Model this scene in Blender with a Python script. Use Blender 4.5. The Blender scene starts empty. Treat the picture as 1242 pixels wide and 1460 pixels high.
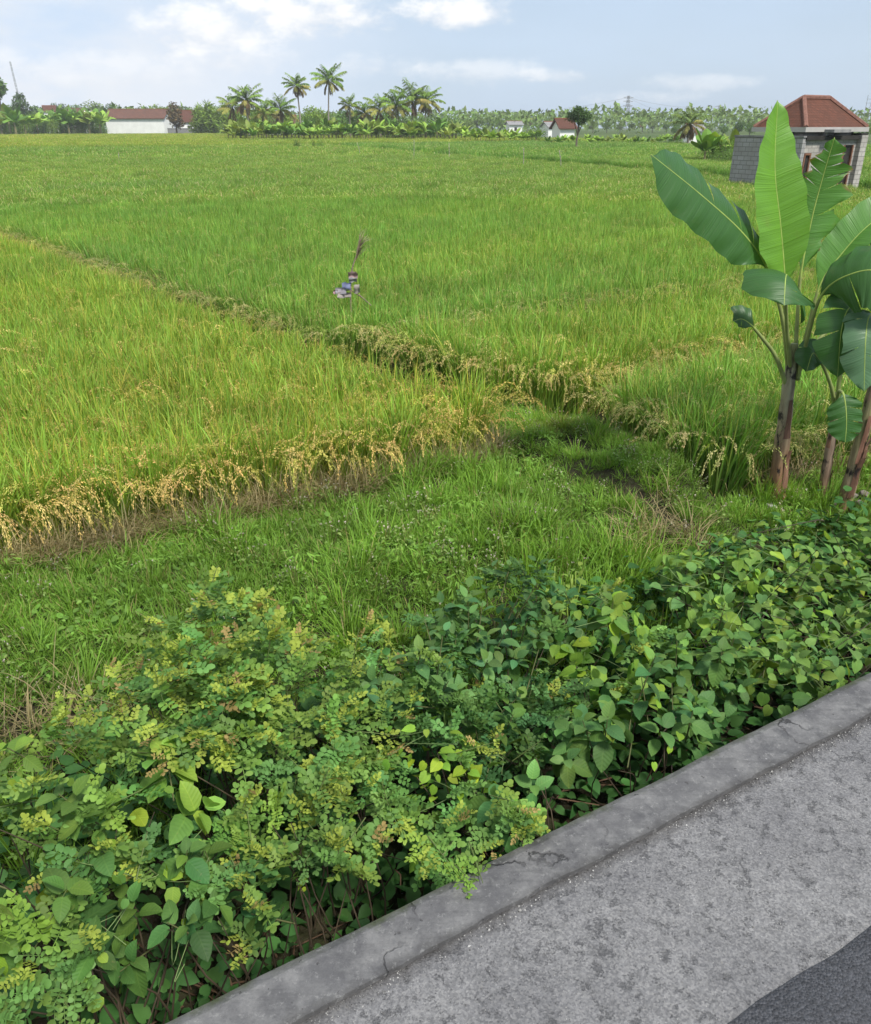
import bpy, math, random
import numpy as np
from mathutils import Vector

rng = np.random.default_rng(11)
random.seed(11)
PI = math.pi
SC = bpy.context.scene
COL = SC.collection

# ------------------------------------------------------------------ frame
EYE = 2.6
F = 1160.0
TH = math.atan(552 / 1160.0)
CT, ST = math.cos(TH), math.sin(TH)
RA = math.radians(30.4)
SD = np.array([math.cos(RA), math.sin(RA)])
ND = np.array([-math.sin(RA), math.cos(RA)])
N0 = 1.88                       # outer edge of the kerb

def W(s, n, z=0.0):
    p = s * SD + n * ND
    return np.array([p[0], p[1], z])

def ray(u, v):
    xc, yc = (u - 621) / F, (730 - v) / F
    return np.array([xc, CT + yc * ST, -ST + yc * CT])

def atz(u, v, z):
    d = ray(u, v); t = (z - EYE) / d[2]
    return np.array([0, 0, EYE]) + d * t

def aty(u, v, y):
    d = ray(u, v)
    return np.array([0, 0, EYE]) + d * (y / d[1])

def sn(p):
    return float(p[0] * SD[0] + p[1] * SD[1]), float(p[0] * ND[0] + p[1] * ND[1])

# ------------------------------------------------------------------ ground height
def smooth(a, b, x):
    t = np.clip((x - a) / (b - a), 0, 1)
    return t * t * (3 - 2 * t)

def vnoise(x, y, seed=0):
    v = np.zeros_like(np.asarray(x, float) + np.asarray(y, float))
    r = np.random.default_rng(seed)
    for k in range(7):
        a, b, c = r.uniform(-1, 1), r.uniform(-1, 1), r.uniform(0, 6.28)
        v = v + np.sin(x * a * (1 + .5 * k) + y * b * (1 + .5 * k) + c)
    return v / 5.0

def in_path(s, n):
    """the grassy spit that runs between the paddies"""
    e = 4.62 - .17 * (n - 6.5)
    return smooth(e - .25, e + .1, s) * (1 - smooth(6.0 + .1 * (n - 5), 6.4 + .1 * (n - 5), s)) * smooth(4.3, 4.9, n) * (1 - smooth(7.2, 7.9, n))

def ground(s, n):
    s = np.asarray(s, float); n = np.asarray(n, float)
    m = n - N0
    z = -.62 - .34 * smooth(-.2, .0, m)
    z = np.where(m < -.1, -.62, -.95)
    z = z + .45 * smooth(.9, 2.3, m) + .12 * smooth(1.9, 3.0, m)
    z = z - .22 * smooth(4.15, 4.8, m)
    z = z + .2 * in_path(s, n) * (1 - smooth(5.4, 5.8, s)) - .14 * smooth(5.35, 5.75, s) * smooth(4.25, 4.7, n) * (1 - smooth(6.6, 7.0, n))
    # little muddy runnel in the spit
    dx, dn = s - 5.0 - .05 * np.sin(n * 3), n - 5.75
    z = z - .2 * np.exp(-(dx / .16) ** 2 - (dn / .35) ** 2)
    z = z - .12 * np.exp(-((s - 4.95 + .17 * (n - 6.5)) / .25) ** 2) * smooth(7.3, 7.9, n)
    amp = .035 * smooth(.2, .6, m) * (1 - smooth(30, 60, np.hypot(s, n)))
    z = z + amp * vnoise(s * 2.3, n * 2.3, 3)
    return z

# ------------------------------------------------------------------ mesh builder
class MB:
    def __init__(self):
        self.v, self.f, self.c, self.t, self.n = [], [], [], [], 0
    def add(self, V, Fs, col=(.5, .5, .5), tex=None):
        V = np.asarray(V, float).reshape(-1, 3)
        k = len(V)
        c = np.asarray(col, float)
        if c.ndim == 1: c = np.tile(c, (k, 1))
        self.v.append(V); self.c.append(c)
        self.t.append(np.zeros((k, 3)) if tex is None else np.asarray(tex, float).reshape(-1, 3))
        if not isinstance(Fs, list): Fs = [Fs]
        for a in Fs:
            a = np.asarray(a, np.int64)
            if a.size: self.f.append(a + self.n)
        self.n += k
    def mesh(self, name, mat, smooth_=False):
        me = bpy.data.meshes.new(name)
        V = np.concatenate(self.v).astype(np.float32)
        me.vertices.add(len(V)); me.vertices.foreach_set('co', V.ravel())
        tot = np.concatenate([np.full(len(a), a.shape[1]) for a in self.f]).astype(np.int32)
        idx = np.concatenate([a.ravel() for a in self.f]).astype(np.int32)
        st = np.concatenate([[0], np.cumsum(tot)[:-1]]).astype(np.int32)
        me.loops.add(len(idx)); me.loops.foreach_set('vertex_index', idx)
        me.polygons.add(len(tot)); me.polygons.foreach_set('loop_start', st); me.polygons.foreach_set('loop_total', tot)
        me.polygons.foreach_set('use_smooth', np.full(len(tot), smooth_))
        C = np.concatenate(self.c); C = np.concatenate([C, np.ones((len(C), 1))], 1).astype(np.float32)
        a = me.attributes.new('Col', 'FLOAT_COLOR', 'POINT'); a.data.foreach_set('color', C.ravel())
        T = np.concatenate(self.t).astype(np.float32)
        if np.any(T):
            a = me.attributes.new('tex', 'FLOAT_VECTOR', 'POINT'); a.data.foreach_set('vector', T.ravel())
        me.materials.append(mat)
        me.update(calc_edges=True); me.validate()
        return me
    def build(self, name, mat, parent=None, smooth_=False, bevel=0):
        o = bpy.data.objects.new(name, self.mesh(name, mat, smooth_))
        COL.objects.link(o)
        if parent is not None: o.parent = parent
        if bevel:
            b = o.modifiers.new('bevel', 'BEVEL'); b.width = bevel; b.segments = 2; b.limit_method = 'ANGLE'
        return o
    # ---- shapes
    def box(self, lo, hi, col=(.5, .5, .5)):
        x0, y0, z0 = lo; x1, y1, z1 = hi
        V = [(x0, y0, z0), (x1, y0, z0), (x1, y1, z0), (x0, y1, z0), (x0, y0, z1), (x1, y0, z1), (x1, y1, z1), (x0, y1, z1)]
        self.add(V, [[(3, 2, 1, 0), (4, 5, 6, 7), (0, 1, 5, 4), (1, 2, 6, 5), (2, 3, 7, 6), (3, 0, 4, 7)]], col)
    def tube(self, pts, rad, ns=6, col=(.5, .5, .5), cap=True):
        pts = np.asarray(pts, float); k = len(pts)
        rad = np.broadcast_to(np.asarray(rad, float), (k,))
        T = np.gradient(pts, axis=0); T /= np.linalg.norm(T, axis=1)[:, None] + 1e-9
        ref = np.array([.31, .95, .05]) if abs(T[0][1]) < .8 else np.array([1., 0, .1])
        A = np.cross(T, ref); A /= np.linalg.norm(A, axis=1)[:, None] + 1e-9
        B = np.cross(T, A)
        a = np.arange(ns) * 2 * PI / ns
        V = pts[:, None] + rad[:, None, None] * (np.cos(a)[None, :, None] * A[:, None] + np.sin(a)[None, :, None] * B[:, None])
        fs = []
        for i in range(k - 1):
            for j in range(ns):
                j2 = (j + 1) % ns
                fs.append((i * ns + j, i * ns + j2, (i + 1) * ns + j2, (i + 1) * ns + j))
        c = np.asarray(col, float)
        if c.ndim == 2: c = np.repeat(c, ns, axis=0)
        L = np.concatenate([[0], np.cumsum(np.linalg.norm(np.diff(pts, axis=0), axis=1))])
        tex = np.stack([np.repeat(L, ns), np.tile(a, k), np.ones(k * ns)], 1)
        F2 = [np.array(fs)]
        if cap:
            F2.append(np.array([list(range((k - 1) * ns, k * ns))])); F2.append(np.array([list(range(ns - 1, -1, -1))]))
        self.add(V, F2, c, tex)
    def inst(self, tpl, pos, Yd, Zd, scale, col, vein=0.0):
        """copies of a template along directions: its y axis on Yd, its z axis near Zd"""
        V, Fq = tpl
        Y = Yd / (np.linalg.norm(Yd, axis=1)[:, None] + 1e-9)
        X = np.cross(Y, Zd); X /= np.linalg.norm(X, axis=1)[:, None] + 1e-9
        Z = np.cross(X, Y)
        N, k = len(pos), len(V)
        scale = np.broadcast_to(np.asarray(scale, float), (N,))
        P = pos[:, None] + scale[:, None, None] * (V[None, :, 0:1] * X[:, None] + V[None, :, 1:2] * Y[:, None] + V[None, :, 2:3] * Z[:, None])
        off = (np.arange(N) * k)[:, None, None]
        col = np.broadcast_to(np.asarray(col, float), (N, 3))
        self.add(P.reshape(-1, 3), [(q[None] + off).reshape(-1, q.shape[1]) for q in Fq], np.repeat(col, k, axis=0),
                 np.tile(np.stack([V[:, 0], V[:, 1], np.full(k, vein)], 1), (N, 1)) if vein else None)
    def strips(self, base, az, L, lean, bend, wid, nseg, cA, cB, prof=None, twist=None, power=1.5):
        """N bent blades; returns the points of their centre lines (N, nseg+1, 3)"""
        N = len(base)
        b = lambda x: np.broadcast_to(np.asarray(x, float), (N,))
        az, L, lean, bend, wid = map(b, (az, L, lean, bend, wid))
        P = np.zeros((N, nseg + 1, 3)); P[:, 0] = base
        for i in range(nseg):
            t = (i + .5) / nseg
            ph = lean + bend * t ** power
            st = np.stack([np.sin(ph) * np.cos(az), np.sin(ph) * np.sin(az), np.cos(ph)], 1) * (L / nseg)[:, None]
            P[:, i + 1] = P[:, i] + st
        if prof is None:
            prof = [.55] + [1 - .75 * (i / nseg) ** 2 for i in range(1, nseg)] + [.06]
        prof = np.asarray(prof)
        tw = rng.uniform(-.7, .7, N) if twist is None else b(twist)
        S = np.stack([-np.sin(az + tw), np.cos(az + tw), rng.uniform(-.15, .15, N)], 1)
        off = S[:, None] * (wid[:, None] * prof[None])[:, :, None] * .5
        V = np.stack([P - off, P + off], 2).reshape(N, -1, 3)
        k = 2 * (nseg + 1)
        q = np.array([(2 * i, 2 * i + 1, 2 * i + 3, 2 * i + 2) for i in range(nseg)])
        fs = (q[None] + (np.arange(N) * k)[:, None, None]).reshape(-1, 4)
        cA = np.broadcast_to(np.asarray(cA, float), (N, 3)); cB = np.broadcast_to(np.asarray(cB, float), (N, 3))
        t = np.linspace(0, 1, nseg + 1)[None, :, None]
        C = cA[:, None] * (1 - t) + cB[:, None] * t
        self.add(V.reshape(-1, 3), fs, np.repeat(C.reshape(-1, 3), 2, axis=0))
        return P

def rows_leaf(rows, fold=.25, curl=.25):
    V, Q = [], []
    for y, w, ye in rows:
        V += [(-w, ye, w * fold - curl * ye * ye), (0, y, -curl * y * y), (w, ye, w * fold - curl * ye * ye)]
    for i in range(len(rows) - 1):
        a = 3 * i
        Q += [(a, a + 1, a + 4, a + 3), (a + 1, a + 2, a + 5, a + 4)]
    return np.array(V), [np.array(Q)]

OVATE = rows_leaf([(0, .01, 0), (.12, .17, .1), (.35, .31, .36), (.6, .27, .64), (.82, .13, .86), (1, .005, 1)])
BROAD = rows_leaf([(0, .02, 0), (.1, .2, .08), (.3, .35, .32), (.55, .34, .6), (.8, .18, .86), (1, .01, 1)], .3, .35)
HEART = rows_leaf([(0, .1, -.1), (.08, .32, -.04), (.28, .44, .26), (.52, .36, .58), (.78, .15, .84), (1, .005, 1.0)], .22, .2)
ROUND = rows_leaf([(0, .08, 0), (.12, .34, .08), (.4, .46, .42), (.7, .36, .74), (.9, .16, .92), (1, .02, .99)], .15, .15)
LANCE = rows_leaf([(0, .01, 0), (.25, .1, .25), (.55, .1, .55), (1, .003, 1)], .2, .4)
SIMPLE = (np.array([(0, 0, 0), (-.32, .42, .08), (0, 1, -.1), (.32, .42, .08)], float), [np.array([(0, 1, 2, 3)])])
GRAIN = (np.array([(0, 0, 0), (-.2, .45, 0), (0, 1, 0), (.2, .45, 0)], float), [np.array([(0, 1, 2, 3)])])

def compound(npair=5, lf=.34):
    V, Q = [], []
    def leaflet(p, d, l):
        d = np.array(d) / np.linalg.norm(d) + rng.normal(0, .22, 3) * np.array([1, 1, .8]); d /= np.linalg.norm(d); x = np.array([d[1], -d[0], rng.normal(0, .3)])
        l = l * rng.uniform(.75, 1.2)
        b = len(V); z = np.array([0, 0, 1.])
        for yy, ww, zz in ((0, .03, 0), (.3, .3, .03), (.68, .33, .02), (.97, .15, -.06)):
            for sgn in (-1, 1):
                V.append(np.array(p) + d * l * yy + x * sgn * ww * l + z * (zz + .0) * l)
        for i in range(3): Q.append((b + 2 * i, b + 2 * i + 1, b + 2 * i + 3, b + 2 * i + 2))
    for i in range(npair):
        y = .15 + .75 * i / (npair - 1); zc = -.28 * y * y
        l = lf * (1 - .25 * abs(y - .5))
        leaflet((-.012, y, zc), (-1, .35, 0), l); leaflet((.012, y + .02, zc), (1, .35, 0), l)
    leaflet((0, .93, -.26), (0, 1, 0), lf)
    b = len(V)                        # the stalk
    for y in (0, .5, .95):
        V.append(np.array((-.012, y, -.28 * y * y - .01))); V.append(np.array((.012, y, -.28 * y * y - .01)))
    Q += [(b, b + 1, b + 3, b + 2), (b + 2, b + 3, b + 5, b + 4)]
    return np.array(V), [np.array(Q)]
PINN = [compound(4, .34), compound(5, .32), compound(4, .37)]

def spline(pts, k):
    P = np.asarray(pts, float); n = len(P)
    P = np.vstack([2 * P[0] - P[1], P, 2 * P[-1] - P[-2]])
    out = []
    for t in np.linspace(0, n - 1 - 1e-9, k):
        i = int(t); f = t - i
        a, b, c, d = P[i], P[i + 1], P[i + 2], P[i + 3]
        out.append(.5 * ((2 * b) + (-a + c) * f + (2 * a - 5 * b + 4 * c - d) * f * f + (-a + 3 * b - 3 * c + d) * f ** 3))
    return np.array(out)

def sphere_dirs(N, up=0.0):
    d = rng.normal(size=(N, 3)); d /= np.linalg.norm(d, axis=1)[:, None]
    return d

# ------------------------------------------------------------------ materials
class NT:
    def __init__(self, name):
        self.m = bpy.data.materials.new(name); self.m.use_nodes = True
        self.t = self.m.node_tree; self.t.nodes.clear()
        self.out = self.n('ShaderNodeOutputMaterial')
    def n(self, typ, **kw):
        nd = self.t.nodes.new(typ)
        for k, v in kw.items():
            if k.startswith('_'): setattr(nd, k[1:], v)
            else:
                key = int(k[1:]) if k[0] == 'i' and k[1:].isdigit() else k.replace('_', ' ')
                if hasattr(v, 'is_linked') or v.__class__.__name__.startswith('NodeSocket'): self.t.links.new(v, nd.inputs[key])
                else: nd.inputs[key].default_value = v
        return nd
    def noise(self, vec, scale, detail=4, rough=.55):
        return self.n('ShaderNodeTexNoise', Vector=vec, Scale=scale, Detail=detail, Roughness=rough).outputs['Fac']
    def ramp(self, fac, stops, interp='LINEAR'):
        r = self.n('ShaderNodeValToRGB', Fac=fac); e = r.color_ramp; e.interpolation = interp
        while len(e.elements) < len(stops): e.elements.new(.5)
        for el, (p, c) in zip(e.elements, stops):
            el.position = p; el.color = (*c, 1) if len(c) == 3 else c
        return r.outputs['Color']
    def mix(self, fac, a, b, mode='MIX'):
        x = self.n('ShaderNodeMix', _data_type='RGBA', _blend_type=mode)
        for key, v in ((0, fac), (6, a), (7, b)):
            if v.__class__.__name__.startswith('NodeSocket'): self.t.links.new(v, x.inputs[key])
            else: x.inputs[key].default_value = v if key == 0 else ((*v, 1) if len(v) == 3 else v)
        return x.outputs[2]
    def math(self, op, a, b=0.0):
        x = self.n('ShaderNodeMath', _operation=op)
        for key, v in ((0, a), (1, b)):
            if v.__class__.__name__.startswith('NodeSocket'): self.t.links.new(v, x.inputs[key])
            else: x.inputs[key].default_value = v
        return x.outputs[0]
    def pos(self): return self.n('ShaderNodeNewGeometry').outputs['Position']
    def obj(self): return self.n('ShaderNodeTexCoord').outputs['Object']
    def attr(self, name, typ='GEOMETRY'): return self.n('ShaderNodeAttribute', _attribute_name=name, _attribute_type=typ)
    def bump(self, h, strength=.3, dist=.02): return self.n('ShaderNodeBump', Height=h, Strength=strength, Distance=dist).outputs['Normal']
    def end(self, col, rough=.8, spec=.3, normal=None, trans=0.0, tcol=None):
        p = self.n('ShaderNodeBsdfPrincipled', Base_Color=col if not isinstance(col, tuple) else (*col, 1), Roughness=rough)
        p.inputs['Specular IOR Level'].default_value = spec
        if normal is not None: self.t.links.new(normal, p.inputs['Normal'])
        s = p.outputs[0]
        if trans:
            tc = tcol if tcol is not None else col
            tr = self.n('ShaderNodeBsdfTranslucent', Color=tc if not isinstance(tc, tuple) else (*tc, 1))
            s = self.n('ShaderNodeMixShader', i0=trans, i1=s, i2=tr.outputs[0]).outputs[0]
        self.t.links.new(s, self.out.inputs['Surface'])
        return self.m

def leaf_mat(name, trans=.3, rough=.5, spec=.35, vary=.35, scale=3.0, yellow=(1.25, 1.1, .6), inst=False):
    T = NT(name)
    c = T.attr('Col').outputs['Color']
    f = T.noise(T.pos(), scale, 3)
    dark = T.mix(1.0, c, (1 - vary, 1 - vary, 1 - vary), 'MULTIPLY')
    c2 = T.mix(T.ramp(f, [(.35, (0, 0, 0)), (.65, (1, 1, 1))]), dark, c)
    if inst:
        tint = T.attr('tint', 'INSTANCER').outputs['Color']
        c2 = T.mix(1.0, c2, tint, 'MULTIPLY')
    tc = T.mix(1.0, c2, (*yellow,), 'MULTIPLY')
    return T.end(c2, rough, spec, trans=trans, tcol=tc)

M_rice = leaf_mat('rice_leaf', .38, .55, .22, .22, .6, (1.15, 1.1, .6), True)
M_grass = leaf_mat('grass_leaf', .35, .55, .25, .3, 1.2, (1.2, 1.1, .6), True)
def veined_leaf_mat():
    T = NT('veined_leaf'); c = T.attr('Col').outputs['Color']
    sp = T.n('ShaderNodeSeparateXYZ', Vector=T.attr('tex').outputs['Vector']); on = sp.outputs[2]
    ax = T.math('ABSOLUTE', sp.outputs[0])
    w = T.math('SINE', T.math('MULTIPLY', T.math('SUBTRACT', sp.outputs[1], T.math('MULTIPLY', ax, .75)), 46.0))
    side = T.n('ShaderNodeMapRange', Value=w, From_Min=.72, From_Max=.98).outputs[0]
    mid = T.n('ShaderNodeMapRange', Value=ax, From_Min=.03, From_Max=.012).outputs[0]
    v = T.math('MULTIPLY', T.math('MAXIMUM', T.math('MULTIPLY', side, .55), mid), on)
    f = T.noise(T.pos(), 9, 3); g = T.noise(T.pos(), 42, 4, .65)
    c2 = T.mix(T.ramp(f, [(.35, (0, 0, 0)), (.65, (1, 1, 1))]), T.mix(1.0, c, (.7, .72, .72), 'MULTIPLY'), c)
    c2 = T.mix(T.ramp(g, [(.64, (0, 0, 0)), (.74, (.5, .5, .5))]), c2, (.2, .2, .07))
    c2 = T.mix(T.math('MULTIPLY', v, .24), c2, T.mix(1.0, c2, (1.9, 1.55, 1.5), 'MULTIPLY'))
    h = T.math('SUBTRACT', T.math('MULTIPLY', w, on), T.math('MULTIPLY', mid, 1.5))
    return T.end(c2, .55, .2, T.bump(h, .16, .004), .36, T.mix(1.0, c2, (1.25, 1.15, .5), 'MULTIPLY'))
M_vein = veined_leaf_mat()
M_leaf = leaf_mat('shrub_leaf', .38, .58, .18, .3, 9, (1.25, 1.15, .5))
M_far = leaf_mat('tree_leaf', .25, .6, .2, .35, .35)

def simple_mat(name, c1, c2, scale=4, rough=.85, bump=.3, stretch=None, spec=.2, detail=6, bdist=.01, lo=.35, hi=.65):
    T = NT(name); v = T.obj()
    if stretch: v = T.n('ShaderNodeMapping', Vector=v, Scale=stretch).outputs[0]
    f = T.noise(v, scale, detail)
    c = T.ramp(f, [(lo, c1), (hi, c2)])
    return T.end(c, rough, spec, T.bump(T.noise(v, scale * 3, 5), bump, bdist))

def col_mat(name, rough=.85, spec=.2, scale=6, vary=.3, bump=.2):
    T = NT(name); c = T.attr('Col').outputs['Color']
    f = T.noise(T.obj(), scale, 5)
    c2 = T.mix(T.ramp(f, [(.3, (0, 0, 0)), (.7, (1, 1, 1))]), T.mix(1.0, c, (1 - vary, 1 - vary, 1 - vary), 'MULTIPLY'), c)
    return T.end(c2, rough, spec, T.bump(f, bump, .01))
M_bark = col_mat('bark', .9, .1, 9, .45, .5)
M_stem = col_mat('green_stem', .6, .3, 12, .3)
M_paint = col_mat('painted', .7, .3, 2, .12, .05)

def ground_mat():
    T = NT('soil'); p = T.pos()
    f = T.noise(p, 1.3, 8, .6); g = T.noise(p, 14, 6, .6)
    c = T.ramp(f, [(.3, (.018, .015, .011)), (.55, (.036, .028, .019)), (.75, (.065, .052, .034))])
    c = T.mix(T.ramp(g, [(.35, (0, 0, 0)), (.7, (.75, .75, .75))]), c, (.035, .045, .015))
    far = T.n('ShaderNodeVectorMath', _operation='LENGTH', i0=p).outputs['Value']
    fm = T.n('ShaderNodeMapRange', Value=far, From_Min=25.0, From_Max=60.0).outputs[0]
    c = T.mix(fm, c, T.ramp(T.noise(p, .05, 5), [(.35, (.05, .085, .02)), (.65, (.085, .12, .03))]))
    return T.end(c, .95, .15, T.bump(T.math('ADD', f, g), .8, .05))
M_ground = ground_mat()

def concrete_mat():
    T = NT('kerb_concrete'); p = T.pos()
    big = T.noise(p, 1.6, 7, .65); mid = T.noise(p, 7, 8, .7); fine = T.noise(p, 90, 4, .7)
    c = T.ramp(big, [(.3, (.062, .062, .066)), (.5, (.097, .096, .099)), (.72, (.14, .139, .139))])
    c = T.mix(T.ramp(mid, [(.42, (.0, .0, .0)), (.72, (.8, .8, .8))]), c, (.22, .217, .213))
    c = T.mix(T.ramp(T.noise(p, 4.2, 6, .7), [(.58, (0, 0, 0)), (.66, (.7, .7, .7))]), c, (.065, .066, .07))
    c = T.mix(T.ramp(fine, [(.3, (.35, .35, .35)), (.45, (0, 0, 0))]), c, (.06, .06, .065))
    vor = T.n('ShaderNodeTexVoronoi', Vector=p, Scale=6.0).outputs['Distance']
    spot = T.ramp(T.math('ADD', vor, T.math('MULTIPLY', mid, .08)), [(.05, (1, 1, 1)), (.075, (0, 0, 0))])
    c = T.mix(T.math('MULTIPLY', spot, .55), c, (.33, .33, .33))
    sp = T.n('ShaderNodeSeparateXYZ', Vector=p)
    rn = T.math('ADD', T.math('MULTIPLY', sp.outputs[0], float(ND[0])), T.math('MULTIPLY', sp.outputs[1], float(ND[1])))
    wob = T.math('MULTIPLY', T.noise(p, 8, 7, .75), .14)
    j = T.n('ShaderNodeMapRange', Value=T.math('SUBTRACT', rn, wob), From_Min=1.625, From_Max=1.58).outputs[0]
    c = T.mix(T.math('MULTIPLY', j, .6), c, (.05, .048, .046))
    j2 = T.n('ShaderNodeMapRange', Value=T.math('ADD', rn, wob), From_Min=1.90, From_Max=1.95).outputs[0]
    c = T.mix(T.math('MULTIPLY', j2, .7), c, (.055, .06, .04))
    st = T.n('ShaderNodeMapping', Vector=p, Rotation=(0, 0, -RA), Scale=(1.2, 9, 1)).outputs[0]
    c = T.mix(T.math('MULTIPLY', T.ramp(T.noise(st, 2.4, 6, .7), [(.5, (0, 0, 0)), (.68, (1, 1, 1))]), .5), c, (.06, .06, .062))
    wp = T.n('ShaderNodeVectorMath', _operation='ADD', i0=p, i1=T.n('ShaderNodeVectorMath', _operation='SCALE', i0=T.n('ShaderNodeTexNoise', Vector=p, Scale=5.0, Detail=5.0).outputs['Color'], Scale=.35).outputs[0]).outputs[0]
    ck = T.n('ShaderNodeTexVoronoi', _feature='DISTANCE_TO_EDGE', Vector=wp, Scale=1.15).outputs['Distance']
    crack = T.math('MULTIPLY', T.n('ShaderNodeMapRange', Value=ck, From_Min=.009, From_Max=.003).outputs[0], T.ramp(T.noise(p, 1.1, 3), [(.42, (0, 0, 0)), (.52, (1, 1, 1))]))
    c = T.mix(T.math('MULTIPLY', crack, .85), c, (.02, .02, .02))
    chip = T.ramp(T.noise(p, 26, 3, .6), [(.68, (0, 0, 0)), (.71, (1, 1, 1))])
    c = T.mix(T.math('MULTIPLY', chip, .6), c, (.06, .058, .056))
    c = T.mix(T.ramp(T.noise(p, 33, 6, .75), [(.56, (0, 0, 0)), (.66, (.55, .55, .55))]), c, (.24, .238, .232))
    moss = T.math('MULTIPLY', T.n('ShaderNodeMapRange', Value=T.math('ADD', rn, T.math('MULTIPLY', T.noise(p, 17, 6, .75), .2)), From_Min=1.925, From_Max=1.99).outputs[0], T.ramp(T.noise(p, 3.3, 3), [(.45, (0, 0, 0)), (.6, (.8, .8, .8))]))
    c = T.mix(moss, c, (.05, .065, .022))
    h = T.math('ADD', T.math('MULTIPLY', mid, .6), T.math('MULTIPLY', fine, .3))
    h = T.math('SUBTRACT', h, T.math('ADD', T.math('MULTIPLY', crack, .8), T.math('MULTIPLY', chip, .5)))
    return T.end(c, .92, .2, T.bump(h, .7, .012))
M_kerb = concrete_mat()

def shoulder_mat():
    T = NT('rough_concrete'); p = T.pos()
    v1 = T.n('ShaderNodeTexVoronoi', Vector=p, Scale=150.0); v2 = T.n('ShaderNodeTexVoronoi', Vector=p, Scale=70.0)
    big = T.noise(p, 2.2, 7, .65); mid = T.noise(p, 24, 7, .75); fine = T.noise(p, 120, 4, .7)
    c = T.ramp(big, [(.3, (.133, .132, .137)), (.7, (.205, .203, .204))])
    st = T.ramp(T.n('ShaderNodeSeparateColor', Color=v1.outputs['Color']).outputs[0], [(0, (.72, .72, .73)), (.5, (1, 1, 1)), (1, (1.3, 1.29, 1.26))])
    c = T.mix(1.0, c, st, 'MULTIPLY')
    c = T.mix(1.0, c, T.ramp(mid, [(.3, (.72, .72, .72)), (.7, (1.15, 1.15, 1.15))]), 'MULTIPLY')
    pit = T.ramp(T.math('ADD', T.noise(p, 14, 5, .7), T.math('MULTIPLY', T.noise(p, 60, 3), .4)), [(.60, (1, 1, 1)), (.66, (0, 0, 0))])
    pit = T.ramp(T.math('ADD', T.noise(p, 16, 6, .75), T.math('MULTIPLY', fine, .35)), [(.53, (1, 1, 1)), (.60, (0, 0, 0))])
    c = T.mix(T.math('MULTIPLY', pit, .55), c, (.07, .07, .073))
    sp = T.n('ShaderNodeSeparateXYZ', Vector=p)
    rn = T.math('ADD', T.math('MULTIPLY', sp.outputs[0], float(ND[0])), T.math('MULTIPLY', sp.outputs[1], float(ND[1])))
    j = T.n('ShaderNodeMapRange', Value=T.math('ADD', rn, T.math('MULTIPLY', T.noise(p, 9, 6, .7), .12)), From_Min=1.66, From_Max=1.73).outputs[0]
    c = T.mix(T.math('MULTIPLY', j, .75), c, (.045, .042, .04))
    h = T.math('SUBTRACT', T.math('ADD', T.math('MULTIPLY', mid, .9), T.math('MULTIPLY', fine, .4)), T.math('MULTIPLY', v2.outputs['Distance'], .35))
    h = T.math('SUBTRACT', h, T.math('MULTIPLY', pit, .7))
    return T.end(c, .92, .25, T.bump(h, .7, .01))
M_shoulder = shoulder_mat()

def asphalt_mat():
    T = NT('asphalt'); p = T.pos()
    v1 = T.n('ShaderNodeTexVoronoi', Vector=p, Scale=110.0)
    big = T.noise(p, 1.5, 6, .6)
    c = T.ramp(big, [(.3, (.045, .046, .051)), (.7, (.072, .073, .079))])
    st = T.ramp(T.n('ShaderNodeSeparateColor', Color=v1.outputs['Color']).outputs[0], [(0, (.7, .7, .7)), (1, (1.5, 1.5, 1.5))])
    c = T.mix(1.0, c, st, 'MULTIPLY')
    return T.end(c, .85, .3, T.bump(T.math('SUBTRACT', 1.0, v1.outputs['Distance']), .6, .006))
M_asphalt = asphalt_mat()

def block_mat(name, c1, c2, mortar, sx=1.0, scale=2.6, rot=False):
    T = NT(name); v = T.obj()
    if rot: v = T.n('ShaderNodeMapping', Vector=v, Rotation=(PI / 2, 0, 0)).outputs[0]
    sep = T.n('ShaderNodeSeparateXYZ', Vector=v)
    a = T.math('ADD', sep.outputs[0], sep.outputs[1])
    vec = T.n('ShaderNodeCombineXYZ', X=a, Y=sep.outputs[2]).outputs[0]
    br = T.n('ShaderNodeTexBrick', Vector=vec, Color1=(*c1, 1), Color2=(*c2, 1), Mortar=(*mortar, 1), Scale=scale)
    br.inputs['Mortar Size'].default_value = .035; br.inputs['Brick Width'].default_value = 1.0; br.inputs['Row Height'].default_value = .5
    f = T.noise(v, 1.3, 6)
    c = T.mix(T.ramp(f, [(.35, (0, 0, 0)), (.7, (.6, .6, .6))]), br.outputs['Color'], (.2, .19, .175))
    return T.end(c, .95, .1, T.bump(br.outputs['Fac'], .4, .02))

def tile_mat(name, c1, c2, scale=5):
    T = NT(name); v = T.obj()
    sep = T.n('ShaderNodeSeparateXYZ', Vector=v)
    a = T.math('ADD', sep.outputs[0], sep.outputs[1])
    vec = T.n('ShaderNodeCombineXYZ', X=a, Y=T.math('MULTIPLY', sep.outputs[2], 1.6)).outputs[0]
    br = T.n('ShaderNodeTexBrick', Vector=vec, Color1=(*c1, 1), Color2=(*c2, 1), Mortar=(c1[0] * .45, c1[1] * .45, c1[2] * .45, 1), Scale=scale)
    br.inputs['Mortar Size'].default_value = .04; br.inputs['Brick Width'].default_value = .9; br.inputs['Row Height'].default_value = .8
    c = T.mix(T.ramp(T.noise(v, 1.1, 6), [(.35, (0, 0, 0)), (.75, (.7, .7, .7))]), br.outputs['Color'], (c1[0] * .6, c1[1] * .75, c1[2] * .8))
    return T.end(c, .85, .15, T.bump(br.outputs['Fac'], .5, .03))
M_tile = tile_mat('roof_tile', (.135, .056, .037), (.095, .042, .029))
M_tile_far = tile_mat('weathered_roof', (.17, .08, .055), (.11, .058, .045), 2)
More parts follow.
